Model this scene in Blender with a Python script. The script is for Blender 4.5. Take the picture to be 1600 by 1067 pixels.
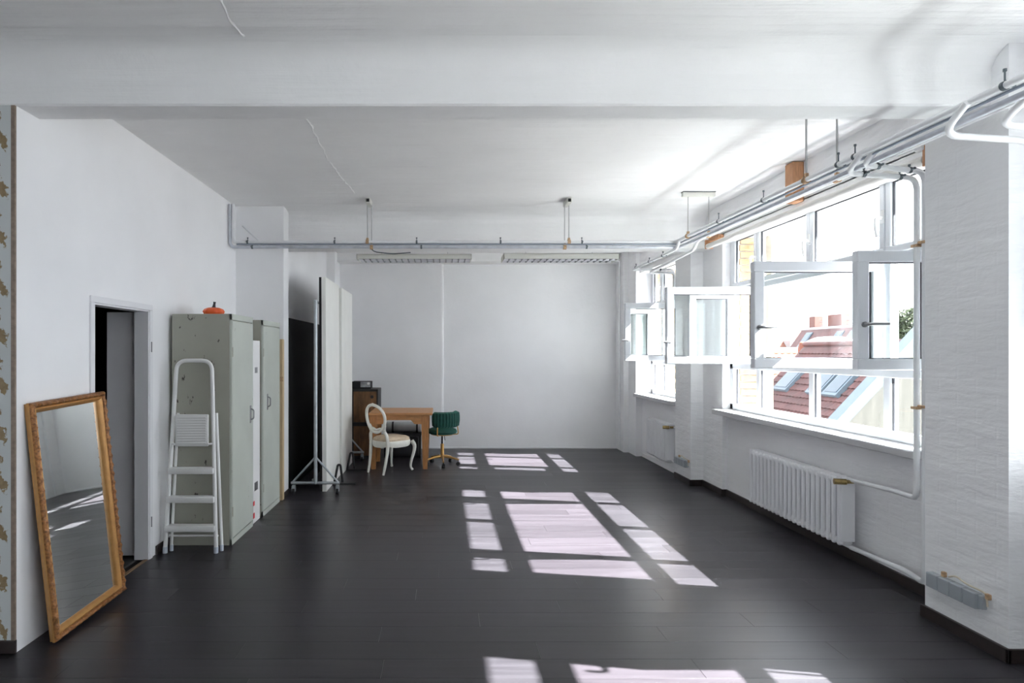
import bpy, bmesh, math, random
from mathutils import Vector, Matrix
random.seed(7)
for o in list(bpy.data.objects):
    bpy.data.objects.remove(o)
S = bpy.context.scene
COL = S.collection
R = math.radians
K = 950.0                       # focal length in pixels of the 1600 px wide frame
H = 1.62                        # eye height

# ---------------------------------------------------------------- camera, sky, sun, exposure
cd = bpy.data.cameras.new('camera')
cam = bpy.data.objects.new('camera', cd); COL.objects.link(cam)
cam.location = (0, 0, H); cam.rotation_euler = (R(90), 0, 0)
cd.sensor_width = 36; cd.lens = 36 * K / 1600
cd.shift_x = 0.0675; cd.shift_y = 0.0103
cd.clip_start = 0.05; cd.clip_end = 300
S.camera = cam

W = bpy.data.worlds.new('sky'); S.world = W; W.use_nodes = True
wn = W.node_tree.nodes; wl = W.node_tree.links
bg = wn['Background']
bg.inputs[0].default_value = (0.885, 0.915, 1.0, 1)
bg.inputs[1].default_value = 2.2

sd = bpy.data.lights.new('sun', 'SUN'); sun = bpy.data.objects.new('sun', sd); COL.objects.link(sun)
sd.energy = 41; sd.angle = R(0.53); sd.color = (1.0, 0.985, 0.965)
sun.rotation_euler = Vector((-1.0, 0.17, -0.865)).to_track_quat('-Z', 'Y').to_euler()
sun.location = (20, -3, 18)

vs = S.view_settings
vs.view_transform = 'Standard'; vs.look = 'None'; vs.gamma = 1.0; vs.use_curve_mapping = False
vs.exposure = 1.65
S.cycles.max_bounces = 14; S.cycles.diffuse_bounces = 12; S.cycles.transparent_max_bounces = 24
S.cycles.sample_clamp_indirect = 8.0
S.cycles.caustics_reflective = False; S.cycles.caustics_refractive = False

# ---------------------------------------------------------------- materials
def mat(name, col, rough=0.5, metal=0.0, noise=0.0, nscale=6.0, bump=0.0, bscale=30.0, coat=0.0, stretch=(1, 1, 1), spec=None, dist=0.02):
    m = bpy.data.materials.new(name); m.use_nodes = True
    n = m.node_tree.nodes; l = m.node_tree.links
    b = n['Principled BSDF']
    b.inputs['Base Color'].default_value = (*col, 1); b.inputs['Roughness'].default_value = rough
    b.inputs['Metallic'].default_value = metal
    if coat: b.inputs['Coat Weight'].default_value = coat
    if spec is not None: b.inputs['Specular IOR Level'].default_value = spec
    tc = n.new('ShaderNodeTexCoord'); mp = n.new('ShaderNodeMapping'); mp.inputs['Scale'].default_value = stretch
    l.new(tc.outputs['Object'], mp.inputs[0])
    if noise:
        t = n.new('ShaderNodeTexNoise'); t.inputs['Scale'].default_value = nscale; t.inputs['Detail'].default_value = 6
        r = n.new('ShaderNodeValToRGB')
        r.color_ramp.elements[0].position = 0.3; r.color_ramp.elements[1].position = 0.7
        r.color_ramp.elements[0].color = (*[c * (1 - noise) for c in col], 1)
        r.color_ramp.elements[1].color = (*[min(1, c * (1 + noise)) for c in col], 1)
        l.new(mp.outputs[0], t.inputs[0]); l.new(t.outputs[0], r.inputs[0]); l.new(r.outputs[0], b.inputs['Base Color'])
    if bump:
        t2 = n.new('ShaderNodeTexNoise'); t2.inputs['Scale'].default_value = bscale; t2.inputs['Detail'].default_value = 5
        bp = n.new('ShaderNodeBump'); bp.inputs['Strength'].default_value = bump; bp.inputs['Distance'].default_value = dist
        l.new(mp.outputs[0], t2.inputs[0]); l.new(t2.outputs[0], bp.inputs['Height']); l.new(bp.outputs[0], b.inputs['Normal'])
    return m

def nd(m, t, **kw):
    x = m.node_tree.nodes.new(t)
    for k, v in kw.items():
        setattr(x, k, v)
    return x
def mathn(m, op, a, b=None):
    x = nd(m, 'ShaderNodeMath', operation=op)
    for i, v in enumerate((a, b)):
        if v is None: continue
        if isinstance(v, (int, float)): x.inputs[i].default_value = v
        else: m.node_tree.links.new(v, x.inputs[i])
    return x.outputs[0]

def wall_mat(name, col, bumps):
    """plaster: bumps = list of (scale vector, strength, distance, detail)"""
    m = bpy.data.materials.new(name); m.use_nodes = True
    n = m.node_tree.nodes; l = m.node_tree.links; b = n['Principled BSDF']
    b.inputs['Roughness'].default_value = 0.75; b.inputs['Specular IOR Level'].default_value = 0.25
    tc = nd(m, 'ShaderNodeTexCoord')
    t = nd(m, 'ShaderNodeTexNoise'); t.inputs['Scale'].default_value = 1.3; t.inputs['Detail'].default_value = 7
    l.new(tc.outputs['Object'], t.inputs[0])
    r = nd(m, 'ShaderNodeValToRGB')
    r.color_ramp.elements[0].position = 0.3; r.color_ramp.elements[1].position = 0.65
    r.color_ramp.elements[0].color = (*[c * 0.94 for c in col], 1); r.color_ramp.elements[1].color = (*col, 1)
    l.new(t.outputs[0], r.inputs[0]); l.new(r.outputs[0], b.inputs['Base Color'])
    prev = None
    for sc, st, di, de in bumps:
        mp = nd(m, 'ShaderNodeMapping'); mp.inputs['Scale'].default_value = sc
        l.new(tc.outputs['Object'], mp.inputs[0])
        t2 = nd(m, 'ShaderNodeTexNoise'); t2.inputs['Scale'].default_value = 1.0; t2.inputs['Detail'].default_value = de
        l.new(mp.outputs[0], t2.inputs[0])
        bp = nd(m, 'ShaderNodeBump'); bp.inputs['Strength'].default_value = st; bp.inputs['Distance'].default_value = di
        l.new(t2.outputs[0], bp.inputs['Height'])
        if prev: l.new(prev, bp.inputs['Normal'])
        prev = bp.outputs[0]
    l.new(prev, b.inputs['Normal'])
    return m

def brick_paint(name, col):
    m = wall_mat(name, col, [((2.2, 2.2, 9), 0.6, 0.03, 5), ((9, 9, 17), 0.35, 0.012, 5)])
    l = m.node_tree.links; b = m.node_tree.nodes['Principled BSDF']
    old = b.inputs['Normal'].links[0].from_socket
    tc = nd(m, 'ShaderNodeTexCoord'); sx = nd(m, 'ShaderNodeSeparateXYZ'); l.new(tc.outputs['Object'], sx.inputs[0])
    cx = nd(m, 'ShaderNodeCombineXYZ')
    l.new(mathn(m, 'ADD', sx.outputs[0], sx.outputs[1]), cx.inputs[0])
    nz = nd(m, 'ShaderNodeTexNoise'); nz.inputs['Scale'].default_value = 4.0; l.new(tc.outputs['Object'], nz.inputs[0])
    wob = mathn(m, 'MULTIPLY', mathn(m, 'SUBTRACT', nz.outputs[0], 0.5), 0.09)
    l.new(mathn(m, 'ADD', sx.outputs[2], wob), cx.inputs[1])
    bt = nd(m, 'ShaderNodeTexBrick'); bt.inputs['Scale'].default_value = 1.0
    bt.inputs['Brick Width'].default_value = 0.25; bt.inputs['Row Height'].default_value = 0.077
    bt.inputs['Mortar Size'].default_value = 0.012; bt.inputs['Mortar Smooth'].default_value = 1.0
    l.new(cx.outputs[0], bt.inputs['Vector'])
    bp = nd(m, 'ShaderNodeBump'); bp.invert = True; bp.inputs['Strength'].default_value = 0.09; bp.inputs['Distance'].default_value = 0.008
    l.new(bt.outputs['Fac'], bp.inputs['Height']); l.new(old, bp.inputs['Normal']); l.new(bp.outputs[0], b.inputs['Normal'])
    return m

def plank_mat():
    m = bpy.data.materials.new('dark_plank'); m.use_nodes = True
    l = m.node_tree.links; b = m.node_tree.nodes['Principled BSDF']
    tc = nd(m, 'ShaderNodeTexCoord'); oi = nd(m, 'ShaderNodeObjectInfo')
    off = nd(m, 'ShaderNodeVectorMath', operation='ADD'); l.new(tc.outputs['Object'], off.inputs[0])
    cb = nd(m, 'ShaderNodeCombineXYZ'); l.new(mathn(m, 'MULTIPLY', oi.outputs['Random'], 40.0), cb.inputs[0]); l.new(mathn(m, 'MULTIPLY', oi.outputs['Random'], 17.0), cb.inputs[1])
    l.new(cb.outputs[0], off.inputs[1])
    mp = nd(m, 'ShaderNodeMapping'); mp.inputs['Scale'].default_value = (1.2, 22, 10); l.new(off.outputs[0], mp.inputs[0])
    t = nd(m, 'ShaderNodeTexNoise'); t.inputs['Scale'].default_value = 1.0; t.inputs['Detail'].default_value = 3; t.inputs['Distortion'].default_value = 0.3
    l.new(mp.outputs[0], t.inputs[0])
    r = nd(m, 'ShaderNodeValToRGB'); r.color_ramp.elements[0].position = 0.15; r.color_ramp.elements[1].position = 0.85
    r.color_ramp.elements[0].color = (0.0150, 0.0134, 0.0162, 1); r.color_ramp.elements[1].color = (0.0370, 0.0330, 0.0392, 1)
    l.new(t.outputs[0], r.inputs[0])
    hs = nd(m, 'ShaderNodeHueSaturation'); l.new(r.outputs[0], hs.inputs['Color'])
    l.new(mathn(m, 'ADD', mathn(m, 'MULTIPLY', oi.outputs['Random'], 0.4), 0.8), hs.inputs['Value'])
    l.new(hs.outputs[0], b.inputs['Base Color'])
    l.new(mathn(m, 'ADD', mathn(m, 'MULTIPLY', t.outputs[0], 0.08), mathn(m, 'ADD', mathn(m, 'MULTIPLY', oi.outputs['Random'], 0.06), 0.25)), b.inputs['Roughness'])
    b.inputs['Specular IOR Level'].default_value = 0.36
    return m

def glass_mat(name, tint=(0.94, 0.97, 0.96), ior=1.5):
    m = bpy.data.materials.new(name); m.use_nodes = True
    n = m.node_tree.nodes; l = m.node_tree.links; n.remove(n['Principled BSDF'])
    tr = nd(m, 'ShaderNodeBsdfTransparent'); tr.inputs[0].default_value = (*tint, 1)
    gl = nd(m, 'ShaderNodeBsdfGlossy'); gl.inputs['Roughness'].default_value = 0.01
    fr = nd(m, 'ShaderNodeFresnel')
    ge = nd(m, 'ShaderNodeNewGeometry')      # same reflectance on both faces of the pane
    l.new(mathn(m, 'ADD', mathn(m, 'MULTIPLY', ge.outputs['Backfacing'], 1.0 / ior - ior), ior), fr.inputs[0])
    mx = nd(m, 'ShaderNodeMixShader'); l.new(fr.outputs[0], mx.inputs[0]); l.new(tr.outputs[0], mx.inputs[1]); l.new(gl.outputs[0], mx.inputs[2])
    l.new(mx.outputs[0], n['Material Output'].inputs[0])
    return m

def worn_metal(name, col, wear):
    m = mat(name, col, rough=0.5, noise=0.06, nscale=2.5)
    l = m.node_tree.links; b = m.node_tree.nodes['Principled BSDF']
    src = b.inputs['Base Color'].links[0].from_socket
    tc = nd(m, 'ShaderNodeTexCoord'); mp = nd(m, 'ShaderNodeMapping'); mp.inputs['Scale'].default_value = (17, 17, 10); l.new(tc.outputs['Object'], mp.inputs[0])
    t = nd(m, 'ShaderNodeTexNoise'); t.inputs['Scale'].default_value = 1.0; t.inputs['Detail'].default_value = 9; t.inputs['Roughness'].default_value = 0.62
    l.new(mp.outputs[0], t.inputs[0])
    r = nd(m, 'ShaderNodeValToRGB'); r.color_ramp.elements[0].position = 0.685 - wear; r.color_ramp.elements[1].position = 0.72 - wear
    l.new(t.outputs[0], r.inputs[0])
    mx = nd(m, 'ShaderNodeMix', data_type='RGBA'); l.new(r.outputs[0], mx.inputs[0]); l.new(src, mx.inputs[6]); mx.inputs[7].default_value = (0.06, 0.055, 0.045, 1)
    l.new(mx.outputs[2], b.inputs['Base Color'])
    return m

def wallpaper_mat():
    m = bpy.data.materials.new('floral_wallpaper'); m.use_nodes = True
    l = m.node_tree.links; b = m.node_tree.nodes['Principled BSDF']; b.inputs['Roughness'].default_value = 0.7
    tc = nd(m, 'ShaderNodeTexCoord'); sx = nd(m, 'ShaderNodeSeparateXYZ'); l.new(tc.outputs['Object'], sx.inputs[0])
    nz = nd(m, 'ShaderNodeTexNoise'); nz.inputs['Scale'].default_value = 42.0; nz.inputs['Detail'].default_value = 5; l.new(tc.outputs['Object'], nz.inputs[0])
    nv = nd(m, 'ShaderNodeSeparateColor'); l.new(nz.outputs['Color'], nv.inputs[0])
    px = mathn(m, 'ADD', sx.outputs[0], mathn(m, 'MULTIPLY', mathn(m, 'SUBTRACT', nv.outputs[0], 0.5), 0.075))
    pz = mathn(m, 'ADD', sx.outputs[2], mathn(m, 'MULTIPLY', mathn(m, 'SUBTRACT', nv.outputs[1], 0.5), 0.075))
    v = mathn(m, 'DIVIDE', pz, 0.132)
    row = mathn(m, 'FLOOR', v)
    par = mathn(m, 'MULTIPLY', mathn(m, 'SUBTRACT', mathn(m, 'MODULO', row, 2.0), 0.5), 0.24)
    u = mathn(m, 'ADD', mathn(m, 'DIVIDE', px, 0.15), par)
    fu = mathn(m, 'SUBTRACT', mathn(m, 'FRACT', mathn(m, 'ADD', u, 100.72)), 0.5)
    fv = mathn(m, 'SUBTRACT', mathn(m, 'FRACT', v), 0.5)
    # a leaf: rhombus leaning with height
    lean = mathn(m, 'ADD', fu, mathn(m, 'MULTIPLY', fv, 0.35))
    dd = mathn(m, 'ADD', mathn(m, 'MULTIPLY', mathn(m, 'ABSOLUTE', lean), 1.6), mathn(m, 'MULTIPLY', mathn(m, 'ABSOLUTE', fv), 0.85))
    mask = nd(m, 'ShaderNodeMapRange'); mask.inputs[1].default_value = 0.42; mask.inputs[2].default_value = 0.34
    l.new(dd, mask.inputs[0])
    tone = nd(m, 'ShaderNodeMix', data_type='RGBA'); l.new(nv.outputs[2], tone.inputs[0])
    tone.inputs[6].default_value = (0.17, 0.115, 0.055, 1); tone.inputs[7].default_value = (0.36, 0.27, 0.15, 1)
    mx = nd(m, 'ShaderNodeMix', data_type='RGBA'); l.new(mask.outputs[0], mx.inputs[0]); mx.inputs[6].default_value = (0.56, 0.585, 0.585, 1); l.new(tone.outputs[2], mx.inputs[7])
    l.new(mx.outputs[2], b.inputs['Base Color'])
    return m

M = {}
M['left'] = wall_mat('smooth_white_wall', (0.88, 0.88, 0.89), [((2, 2, 2), 0.12, 0.03, 3), ((40, 40, 40), 0.1, 0.003, 4)])
M['back'] = wall_mat('plaster_white_wall', (0.88, 0.88, 0.89), [((1.6, 1.6, 1.6), 0.35, 0.04, 6), ((24, 24, 24), 0.16, 0.006, 4)])
M['ceil'] = wall_mat('painted_concrete', (0.87, 0.87, 0.87), [((0.4, 9, 9), 0.6, 0.03, 5), ((5, 5, 5), 0.4, 0.025, 7), ((38, 38, 38), 0.2, 0.006, 4)])
M['brick_white'] = brick_paint('painted_brick', (0.88, 0.88, 0.89))
M['plank'] = plank_mat()
M['subfloor'] = mat('subfloor', (0.012, 0.010, 0.010), 0.6)
M['paper'] = wallpaper_mat()
M['paper_edge'] = mat('wallpaper_edge', (0.25, 0.19, 0.15), 0.6, noise=0.2, nscale=40)
M['base'] = mat('dark_baseboard', (0.028, 0.020, 0.019), 0.45, noise=0.25, nscale=12)
M['frame'] = mat('white_window_plastic', (0.70, 0.72, 0.755), 0.3)
M['gasket'] = mat('black_gasket', (0.03, 0.03, 0.04), 0.6)
M['glass'] = glass_mat('window_glass')
M['sill'] = mat('white_sill', (0.52, 0.52, 0.53), 0.35)
M['handle_white'] = mat('white_handle', (0.8, 0.8, 0.8), 0.25)
M['handle_grey'] = mat('grey_handle', (0.30, 0.30, 0.31), 0.3, metal=0.7)
M['pipe'] = mat('white_pipe', (0.80, 0.81, 0.82), 0.3, noise=0.04, nscale=8)
M['zinc'] = mat('galvanised_pipe', (0.58, 0.60, 0.65), 0.4, metal=0.3, noise=0.12, nscale=14)
M['rackzinc'] = mat('galvanised_rack', (0.40, 0.43, 0.45), 0.42, metal=0.55, noise=0.12, nscale=14)
M['bluegrey'] = mat('blue_grey_conduit', (0.27, 0.31, 0.37), 0.45, metal=0.3)
M['clamp'] = mat('dark_clamp', (0.13, 0.155, 0.17), 0.5, metal=0.6)
M['rust'] = mat('rusty_clamp', (0.50, 0.33, 0.19), 0.6, noise=0.4, nscale=60)
M['rod'] = mat('hanger_rod', (0.5, 0.5, 0.5), 0.4, metal=0.5)
M['rad'] = mat('radiator_enamel', (0.80, 0.80, 0.82), 0.3)
M['brass'] = mat('brass_valve', (0.42, 0.31, 0.13), 0.35, metal=0.9, noise=0.2, nscale=40)
M['socket'] = mat('grey_socket', (0.36, 0.39, 0.42), 0.4)
M['cream'] = mat('cream_cable', (0.62, 0.55, 0.44), 0.5)
M['lockside'] = worn_metal('worn_locker_paint', (0.36, 0.36, 0.305), 0.055)
M['lockdoor'] = worn_metal('locker_door_paint', (0.50, 0.53, 0.48), 0.0)
M['darkgap'] = mat('dark_gap', (0.03, 0.03, 0.03), 0.7)
M['white_board'] = mat('white_board', (0.80, 0.80, 0.79), 0.6)
M['foam'] = mat('white_foam_board', (0.82, 0.82, 0.78), 0.7, noise=0.03, nscale=3)
M['black'] = mat('matt_black', (0.006, 0.006, 0.007), 0.75)
M['blackmetal'] = mat('black_steel', (0.012, 0.012, 0.013), 0.4)
M['rubber'] = mat('black_rubber', (0.02, 0.02, 0.021), 0.6)
M['lath'] = mat('pine_lath', (0.62, 0.47, 0.28), 0.6, noise=0.15, nscale=8, stretch=(20, 20, 1))
M['red'] = mat('red_tape', (0.75, 0.05, 0.06), 0.5)
M['ladder'] = mat('white_ladder_paint', (0.78, 0.78, 0.77), 0.35)
M['ladder_foot'] = mat('pale_grey_plastic', (0.50, 0.55, 0.62), 0.5)
M['pumpkin'] = mat('orange_pumpkin', (0.80, 0.12, 0.025), 0.4, noise=0.12, nscale=20)
M['stalk'] = mat('black_stalk', (0.012, 0.012, 0.018), 0.6)
M['gold_carved'] = mat('carved_gilt', (0.27, 0.115, 0.035), 0.42, metal=0.25, noise=0.55, nscale=70, bump=0.5, bscale=120, dist=0.004)
M['gold'] = mat('gilt_moulding', (0.50, 0.26, 0.085), 0.38, metal=0.35, noise=0.12, nscale=20)
M['mirror'] = mat('mirror_silver', (0.80, 0.83, 0.82), 0.02, metal=1.0)
M['door'] = mat('grey_door_paint', (0.72, 0.71, 0.73), 0.5, noise=0.04, nscale=3)
M['doorframe'] = mat('door_frame_paint', (0.76, 0.76, 0.78), 0.4)
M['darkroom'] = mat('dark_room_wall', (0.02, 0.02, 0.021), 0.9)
M['threshold'] = mat('brass_threshold', (0.30, 0.19, 0.10), 0.4, metal=0.4)
M['pine'] = mat('honey_pine', (0.50, 0.24, 0.09), 0.42, noise=0.22, nscale=5, stretch=(2, 14, 14), bump=0.05)
M['pine_leg'] = mat('honey_pine_upright', (0.42, 0.19, 0.068), 0.42, noise=0.22, nscale=5, stretch=(14, 14, 2))
M['chairwhite'] = mat('antique_white_paint', (0.78, 0.77, 0.70), 0.4, noise=0.08, nscale=14)
M['upholstery'] = mat('beige_upholstery', (0.62, 0.50, 0.36), 0.85, noise=0.12, nscale=26, bump=0.2, bscale=200, dist=0.002)
M['velvet'] = mat('green_velvet', (0.002, 0.055, 0.041), 0.75, noise=0.3, nscale=12)
M['velvet'].node_tree.nodes['Principled BSDF'].inputs['Sheen Weight'].default_value = 0.25
M['velvet'].node_tree.nodes['Principled BSDF'].inputs['Sheen Tint'].default_value = (0.05, 0.45, 0.32, 1)
M['goldmetal'] = mat('gold_metal', (0.62, 0.36, 0.12), 0.28, metal=0.85)
M['crate'] = mat('brown_wood_front', (0.17, 0.083, 0.034), 0.55, noise=0.6, nscale=3, stretch=(5, 5, 1.4))
M['crateframe'] = mat('black_wood_frame', (0.010, 0.009, 0.009), 0.55)
M['devgrey'] = mat('device_label', (0.30, 0.31, 0.33), 0.4, noise=0.6, nscale=14)
M['silver'] = mat('silver_grey_cover', (0.44, 0.45, 0.45), 0.4, metal=0.2, noise=0.25, nscale=5)
M['darkcase'] = mat('dark_grey_case', (0.030, 0.031, 0.036), 0.5)
M['lamp'] = mat('lamp_housing', (0.66, 0.66, 0.61), 0.45)
M['reflector'] = mat('lamp_reflector', (0.86, 0.87, 0.90), 0.3, metal=0.2)
M['blade'] = mat('louvre_blade_grey', (0.16, 0.17, 0.19), 0.4, metal=0.3)
M['tube'] = mat('fluorescent_tube', (0.85, 0.85, 0.83), 0.2)
M['blind'] = mat('blind_cloth', (0.74, 0.73, 0.70), 0.7)
M['woodblock'] = mat('raw_timber', (0.48, 0.25, 0.13), 0.7, noise=0.2, nscale=6, stretch=(18, 18, 2))
M['yellow_brick'] = mat('yellow_brick', (0.36, 0.23, 0.12), 0.85, noise=0.25, nscale=20)
M['mortar'] = mat('mortar', (0.34, 0.31, 0.26), 0.9)
M['tile_red'] = mat('red_roof_tile', (0.068, 0.023, 0.021), 0.7, noise=0.35, nscale=3)
M['tile_orange'] = mat('orange_roof_tile', (0.14, 0.036, 0.015), 0.7, noise=0.25, nscale=3)
M['zincroof'] = mat('pale_zinc_flashing', (0.080, 0.105, 0.13), 0.5, noise=0.1)
M['concrete'] = mat('board_marked_concrete', (0.062, 0.058, 0.051), 0.85, noise=0.2, nscale=1.6, stretch=(6, 6, 0.6))
M['whiteroof'] = mat('white_roof_membrane', (0.26, 0.26, 0.27), 0.6)
M['chimney'] = mat('chimney_brick', (0.10, 0.036, 0.027), 0.8, noise=0.2, nscale=6)
M['skyglass'] = mat('skylight_glass', (0.02, 0.035, 0.055), 0.1, metal=0.0, spec=0.5)
M['leaf'] = mat('tree_leaf', (0.034, 0.05, 0.011), 0.6, noise=0.35, nscale=2)
M['bark'] = mat('tree_bark', (0.16, 0.12, 0.08), 0.9)
M['ground'] = mat('courtyard_ground', (0.16, 0.155, 0.145), 0.9, noise=0.2)

# ---------------------------------------------------------------- mesh builder
class MB:
    def __init__(s):
        s.v = []; s.f = []; s.smooth = False
    def add(s, vs, fs):
        o = len(s.v); s.v += [tuple(v) for v in vs]; s.f += [tuple(i + o for i in f) for f in fs]; return s
    def box(s, x0, x1, y0, y1, z0, z1, bev=0.0, seg=1, mtx=None):
        if bev:
            bm = bmesh.new(); bmesh.ops.create_cube(bm, size=1.0)
            for v in bm.verts:
                v.co = Vector(((x0 + x1) / 2 + v.co.x * (x1 - x0), (y0 + y1) / 2 + v.co.y * (y1 - y0), (z0 + z1) / 2 + v.co.z * (z1 - z0)))
            bmesh.ops.bevel(bm, geom=bm.edges[:], offset=bev, segments=seg, affect='EDGES', profile=0.5)
            bm.verts.index_update()
            vs = [v.co.copy() for v in bm.verts]; fs = [[v.index for v in f.verts] for f in bm.faces]; bm.free()
            if seg > 1: s.smooth = True
        else:
            vs = [Vector((x, y, z)) for x in (x0, x1) for y in (y0, y1) for z in (z0, z1)]
            fs = [(0, 1, 3, 2), (4, 6, 7, 5), (0, 4, 5, 1), (2, 3, 7, 6), (0, 2, 6, 4), (1, 5, 7, 3)]
        if mtx: vs = [mtx @ v for v in vs]
        return s.add(vs, fs)
    def sweep(s, pts, rad, n=10, cap=True, flat=1.0, closed=False, up=None):
        """sweep a (possibly flattened) circle along a polyline; rad = number or list"""
        P = [Vector(p) for p in pts]; m = len(P)
        rr = rad if isinstance(rad, (list, tuple)) else [rad] * m
        T = []
        for i in range(m):
            a = P[i - 1] if (i > 0 or closed) else P[i]; b = P[(i + 1) % m] if (i < m - 1 or closed) else P[i]
            t = (b - a); T.append(t.normalized() if t.length > 1e-9 else Vector((0, 0, 1)))
        u = Vector(up) if up else (Vector((0, 0, 1)) if abs(T[0].z) < 0.9 else Vector((1, 0, 0)))
        u = (u - T[0] * u.dot(T[0])).normalized(); vs = []
        for i in range(m):
            if up:
                u = Vector(up); u = (u - T[i] * u.dot(T[i])).normalized()
            elif i:
                u = (u - T[i] * u.dot(T[i])); u = u.normalized() if u.length > 1e-6 else T[i].orthogonal().normalized()
            w = T[i].cross(u)
            for k in range(n):
                a = 2 * math.pi * k / n
                vs.append(P[i] + (u * math.cos(a) + w * math.sin(a) * flat) * rr[i])
        fs = []
        for i in range(m if closed else m - 1):
            j = (i + 1) % m
            for k in range(n):
                k2 = (k + 1) % n
                fs.append((i * n + k, i * n + k2, j * n + k2, j * n + k))
        if cap and not closed:
            fs.append(tuple(reversed(range(n)))); fs.append(tuple((m - 1) * n + k for k in range(n)))
        s.smooth = True
        return s.add(vs, fs)
    def tube(s, pts, r, bend=0.0, n=10, seg=5):
        return s.sweep(fillet(pts, bend, seg) if bend else pts, r, n)
    def cyl(s, a, b, r, n=12, r2=None):
        return s.sweep([a, b], [r, r if r2 is None else r2], n)
    def lathe(s, prof, n=24, mtx=None, cx=0, cy=0):
        m = len(prof); vs = []
        for (r, z) in prof:
            for k in range(n):
                a = 2 * math.pi * k / n; vs.append(Vector((cx + r * math.cos(a), cy + r * math.sin(a), z)))
        fs = [(i * n + k, i * n + (k + 1) % n, (i + 1) * n + (k + 1) % n, (i + 1) * n + k) for i in range(m - 1) for k in range(n)]
        fs.append(tuple(reversed(range(n)))); fs.append(tuple((m - 1) * n + k for k in range(n)))
        if mtx: vs = [mtx @ v for v in vs]
        s.smooth = True
        return s.add(vs, fs)
    def prism(s, poly, axis, a, b):
        """extrude a polygon given in the two other axes along axis between a and b"""
        def p3(p, t):
            return {'x': (t, p[0], p[1]), 'y': (p[0], t, p[1]), 'z': (p[0], p[1], t)}[axis]
        n = len(poly); vs = [p3(p, a) for p in poly] + [p3(p, b) for p in poly]
        fs = [tuple(range(n)), tuple(reversed(range(n, 2 * n)))] + [(i, i + n, (i + 1) % n + n, (i + 1) % n) for i in range(n)]
        return s.add(vs, fs)
    def build(s, name, m, parent=None, world=True, kind=None, label=None, ang=38):
        base = Vector((0, 0, 0)); q = parent
        while q is not None:
            base += q.location; q = q.parent
        V = [Vector(v) for v in s.v]
        if world:
            lo = [min(v[i] for v in V) for i in range(3)]; hi = [max(v[i] for v in V) for i in range(3)]
            c = Vector([(lo[i] + hi[i]) / 2 for i in range(3)])
            if parent is None: c.z = lo[2]
        else:
            c = Vector((0, 0, 0)); base = Vector((0, 0, 0))
        me = bpy.data.meshes.new(name)
        me.from_pydata([v - c for v in V], [], s.f); me.update()
        bm = bmesh.new(); bm.from_mesh(me); bmesh.ops.recalc_face_normals(bm, faces=bm.faces[:]); bm.to_mesh(me); bm.free()
        if s.smooth:
            me.shade_smooth(); me.set_sharp_from_angle(angle=R(ang))
        me.materials.append(M[m] if isinstance(m, str) else m)
        o = bpy.data.objects.new(name, me); COL.objects.link(o)
        o.location = c - base if world else c
        if parent is not None: o.parent = parent
        if kind: o['kind'] = kind
        if label: o['label'] = label
        return o

def fillet(pts, r, seg=5):
    P = [Vector(p) for p in pts]; out = [P[0]]
    for i in range(1, len(P) - 1):
        a, b, c = P[i - 1], P[i], P[i + 1]
        d1 = (a - b).normalized(); d2 = (c - b).normalized()
        rr = min(r, (a - b).length * 0.49, (c - b).length * 0.49)
        p0 = b + d1 * rr; p2 = b + d2 * rr
        for k in range(seg + 1):
            t = k / seg; out.append(p0 * (1 - t) ** 2 + b * 2 * t * (1 - t) + p2 * t ** 2)
    out.append(P[-1]); return out

def bez(pts, n=14):
    """Catmull-Rom through points"""
    P = [Vector(p) for p in pts]; P = [2 * P[0] - P[1]] + P + [2 * P[-1] - P[-2]]; out = []
    for i in range(1, len(P) - 2):
        for k in range(n):
            t = k / n; a, b, c, d = P[i - 1], P[i], P[i + 1], P[i + 2]
            out.append(0.5 * ((2 * b) + (c - a) * t + (2 * a - 5 * b + 4 * c - d) * t * t + (3 * b - a - 3 * c + d) * t ** 3))
    out.append(P[-2]); return out

def thing(name, label, cat, loc, rz=0, group=None, rot=None):
    o = bpy.data.objects.new(name, None); COL.objects.link(o); o.empty_display_size = 0.1
    o.location = loc; o.rotation_euler = rot if rot else (0, 0, rz)
    o['label'] = label; o['category'] = cat
    if group: o['group'] = group
    return o
def root(name):
    o = bpy.data.objects.new(name, None); COL.objects.link(o); o['kind'] = 'structure'; return o
def tag(o, label, cat, group=None):
    o['label'] = label; o['category'] = cat
    if group: o['group'] = group
    return o
def struct(mb, name, m, parent=None):
    return mb.build(name, m, parent, kind='structure')
def dup(o, parent=None, loc=None):
    c = o.copy(); COL.objects.link(c)
    if parent is not None: c.parent = parent
    if loc is not None: c.location = loc
    for ch in list(o.children): dup(ch, c)
    return c

# ================================================================= ROOM SHELL
XL, XR = -2.30, 3.20
YB = 10.26
ZC = 3.24
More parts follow.
